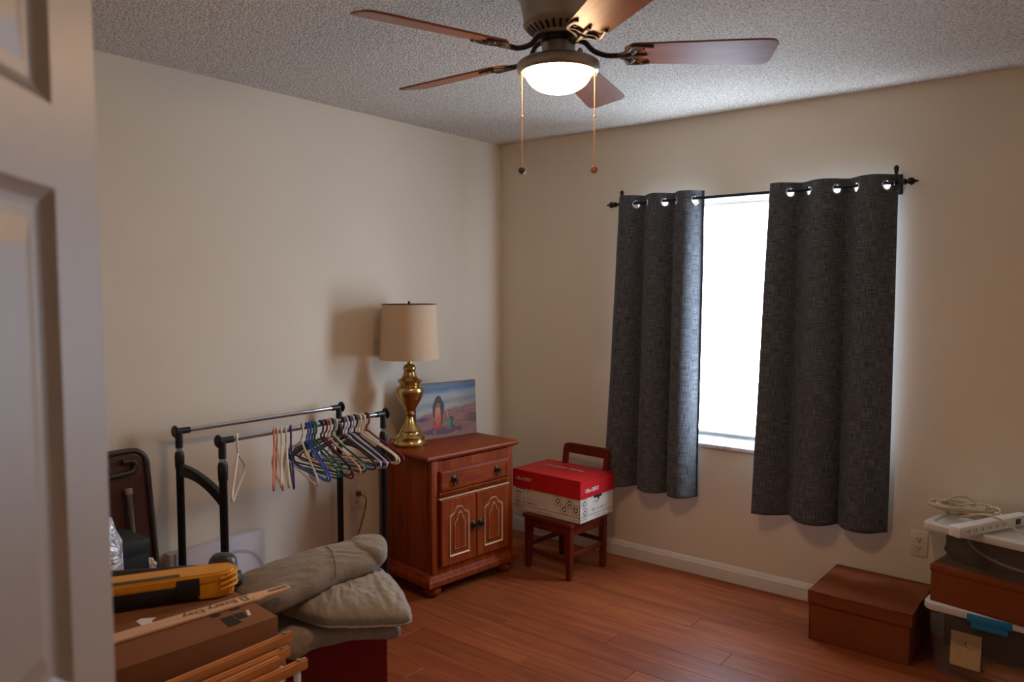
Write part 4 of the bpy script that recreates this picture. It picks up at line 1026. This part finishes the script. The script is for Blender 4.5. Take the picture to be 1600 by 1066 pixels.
# ------------------------------------------------------------------ right: file box on the floor
fb = thing('file_box', 'brown cardboard file box with lid on the floor below outlet', 'box', (2.285, -.222, 0), R(-1.5))
bm = bm_new(); hollow(bm, .40, .395, .212); obj('box_body', bm, M_card2, fb)
bm = bm_new(); hollow(bm, .416, .412, .052); bm.transform(Matrix.Translation((0, 0, .218)) @ Matrix.Rotation(PI, 4, 'X')); fl_ = obj('box_lid', bm, M_card2, fb)
for x in (-.08, .1):
    box('lid_tab', (x, -.2075, .211), (.07, .002, .013), M_card2, fl_)
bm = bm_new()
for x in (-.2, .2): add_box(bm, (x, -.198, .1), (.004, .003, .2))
obj('edge_shadow_strip', bm, plain('dark_edge_shade', (62, 40, 28), .8), fb)  # dark strips at the box corners, shade drawn in as colour

# ------------------------------------------------------------------ right: stack of bins
M_clear = clear_plastic('clear_bin_plastic', (196, 190, 182), 0.07)
M_lidw = plain('frosted_white_lid', (214, 212, 208), .45, var=.02)
M_bluel = plain('blue_latch', (18, 120, 176), .4)
def rrect(L, W_, r):
    out = []
    for cx, cy, a0 in ((L / 2 - r, W_ / 2 - r, 0), (-L / 2 + r, W_ / 2 - r, 90), (-L / 2 + r, -W_ / 2 + r, 180), (L / 2 - r, -W_ / 2 + r, 270)):
        out += [(cx + r * math.cos(R(a0 + 15 * k)), cy + r * math.sin(R(a0 + 15 * k))) for k in range(7)]
    return out
def loft(bm, secs, cap0=True, cap1=True):
    rs = [[bm.verts.new((x, y, z)) for x, y in P] for P, z in secs]; n = len(rs[0])
    for a, b in zip(rs, rs[1:]):
        for k in range(n): bm.faces.new((a[k], a[(k + 1) % n], b[(k + 1) % n], b[k]))
    if cap0: bm.faces.new(list(reversed(rs[0])))
    if cap1: bm.faces.new(rs[-1])
    bmesh.ops.recalc_face_normals(bm, faces=bm.faces)
def bin_(name, label, loc, rz, L, W_, H, taper):
    b = thing(name, label, 'storage bin', loc, rz)
    bm = bm_new(); r = .035
    loft(bm, [(rrect(L - taper, W_ - taper, r), 0), (rrect(L - taper * .35, W_ - taper * .35, r), H * .7), (rrect(L - taper * .3 + .006, W_ - taper * .3 + .006, r), H * .72), (rrect(L, W_, r), H)], True, False)
    o = obj('bin_tub', bm, M_clear, b, 40); sd = o.modifiers.new('thick', 'SOLIDIFY'); sd.thickness = .002
    bm = bm_new(); loft(bm, [(rrect(L + .02, W_ + .02, r), H - .014), (rrect(L + .026, W_ + .026, r), H - .008), (rrect(L + .024, W_ + .024, r), H + .012), (rrect(L + .012, W_ + .012, r), H + .017), (rrect(L - .03, W_ - .03, r), H + .017), (rrect(L - .04, W_ - .04, r), H + .010)])
    obj('bin_lid', bm, M_lidw, b, 40)
    return b
# origin at the front left corner region: place by centre
def ctr(fx_, fy_, L, W_, a): return (fx_ + L / 2 * math.cos(a) - W_ / 2 * math.sin(a), fy_ + L / 2 * math.sin(a) + W_ / 2 * math.cos(a))
a1 = R(-5); L1, W1, H1 = .56, .38, .275
c1 = ctr(2.535, -.425, L1, W1, a1)
b1 = bin_('clear_storage_bin', 'clear bin with blue latch and paper label, bottom of the stack', (*c1, 0), a1, L1, W1, H1, .05)
bm = bm_new(); add_box(bm, (-.06, -W1 / 2 - .012, H1 - .004), (.15, .01, .03), None, .003); add_box(bm, (-.06, -W1 / 2 - .008, H1 - .03), (.12, .008, .03), None, .003); obj('latch_handle', bm, M_bluel, b1, 40)
bm = bm_new(); add_box(bm, (-.14, -W1 / 2 + .013, .125), (.105, .0015, .135), Matrix.Rotation(R(-4), 4, 'X')); lb = obj('paper_label', bm, plain('kraft_label', (190, 158, 116), .8), b1)
bm = bm_new(); add_cyl(bm, (-.14, -W1 / 2 + .0085, .155), (-.14, -W1 / 2 + .0115, .155), .004, 10)
add_tube(bm, [(-.175 + .01 * k, -W1 / 2 + .0105, .15 - .002 * k + .003 * math.sin(k)) for k in range(7)], .0008, 5); obj('string_clasp', bm, M_bronze, lb)
# contents of the lower bin
bm = bm_new(); add_box(bm, (0, 0, .10), (.47, .27, .17), None, .012); it = obj('black_document_case', bm, plain('black_vinyl', (30, 30, 32), .5), None, 40); it.location = (c1[0], c1[1] + .025, .062); it.rotation_euler = (0, 0, a1); it.location.z = .075
tag(it, 'black document case inside the bottom clear bin', 'case')
bm = bm_new(); lump(bm, (0, 0, .032), (.20, .14, .036), 5, .12, 3, (36, 18), 6, 1.0); it2 = obj('tan_leather_pouch', bm, plain('tan_leather', (176, 100, 48), .5), None, 0); it2.location = (c1[0] + .0, c1[1] - .02, .006); it2.rotation_euler = (0, 0, a1)
tag(it2, 'orange tan pouch at the bottom of the lowest clear bin', 'pouch')
# flat cardboard box between the bins
a2 = R(-11); L2, W2, H2 = .58, .34, .148
c2 = ctr(2.545, -.415, L2, W2, a2)
mb = thing('flat_cardboard_box', 'flat brown cardboard box between the two clear bins', 'box', (*c2, H1 + .0175), a2)
bm = bm_new(); hollow(bm, L2, W2, H2 - .002); obj('box_body', bm, M_card2, mb)
bm = bm_new(); add_box(bm, (0, 0, H2 - .012), (L2 + .008, W2 + .008, .026), None, .003); obj('box_lid', bm, M_card2, mb, 40)
box('staple', (-.245, -W2 / 2 - .001, .085), (.016, .002, .002), M_chrome, mb)
a3 = R(-13); L3, W3, H3 = .56, .36, .145; z3 = H1 + .0175 + H2 + .001
c3 = ctr(2.515, -.395, L3, W3, a3)
b3 = bin_('clear_storage_bin', 'clear bin of black things with white lid, top of the stack', (*c3, z3), a3, L3, W3, H3, .04)
bm = bm_new(); lump(bm, (0, 0, .062), (.238, .138, .060), 12, .05, 3, (44, 26), 9, 1.0); it3 = obj('black_fabric_bag', bm, plain('black_nylon', (26, 26, 27), .55), None, 0); it3.location = (c3[0] + .006, c3[1] + .004, z3 + .004); it3.rotation_euler = (0, 0, a3)
tag(it3, 'black fabric bag filling the top clear bin', 'bag')
bm = bm_new(); add_tube(bm, smooth_path([(-.13, -.152, .115), (-.10, -.155, .085), (-.03, -.156, .058), (.05, -.156, .048), (.12, -.156, .052), (.15, -.154, .07)], 8), .005, 8)
it4 = obj('beige_cable', bm, plain('beige_cable_sheath', (150, 118, 96), .5), None, 60); it4.location = (c3[0], c3[1], z3); it4.rotation_euler = (0, 0, a3)
tag(it4, 'beige cable arc pressed inside the front of the top clear bin', 'cable')
# cord coil and power strip on top
zt3 = z3 + H3 + .0105
M_beige = plain('ivory_cord', (196, 178, 148), .5)
ps_ = thing('power_strip', 'white multi outlet power strip lying on the top bin lid', 'power strip', (2.735, -.375, zt3 + .008), R(63))
bm = bm_new(); add_box(bm, (0, 0, .021), (.42, .045, .04), None, .004); obj('strip_body', bm, M_white, ps_, 40)
for k in range(6):
    x = -.165 + .042 * k; bm = bm_new()
    for dx in (-.005, .007): add_box(bm, (x + dx, -.0226, .022), (.0025 if dx < 0 else .0035, .0006, .008 if dx < 0 else .013))
    obj('socket_slot', bm, M_print, ps_)
box('rocker_switch', (.135, -.0235, .022), (.028, .004, .022), M_black, ps_, .002)
rc_ = random.Random(11); pts = []
for k in range(170):
    a = k * .46; rr = .075 + .028 * math.sin(k * .37) + rc_.uniform(-.008, .008)
    pts.append((rr * 1.35 * math.cos(a) + .02 * math.sin(k * .11), rr * .72 * math.sin(a), .008 + .034 * (.5 + .5 * math.sin(k * .23 + a * .3)) + .012 * rc_.random()))
bm = bm_new(); add_tube(bm, smooth_path(pts, 3), .0048, 7)
add_tube(bm, smooth_path([(-.06, .0, .03), (-.055, -.01, .075), (.0, -.01, .088), (.05, 0, .07), (.07, 0, .03)], 8), .0042, 7)
add_tube(bm, smooth_path([(-.02, -.05, .01), (.03, -.09, .03), (.10, -.14, .056), (.18, -.19, .056), (.25, -.22, .03), (.34, -.24, .008)], 8), .0042, 7)
add_tube(bm, smooth_path([(.05, -.02, .02), (.1, .0, .05), (.16, .01, .045), (.2, -.02, .012)], 8), .0042, 7)
for k in range(7): add_tube(bm, [(.055 + .006 * k + .004 * math.sin(t), .034 * math.cos(t), .03 + .026 * math.sin(t)) for t in [2 * PI * j / 18 for j in range(18)]], .004, 7, True)
cc = obj('extension_cord', bm, M_beige, None, 0); cc.location = (2.625, -.235, zt3 + .004); cc.rotation_euler = (0, 0, R(2)); cc.scale = (.8, .9, 1)
tag(cc, 'coiled ivory extension cord on the top bin lid behind strip', 'cord')
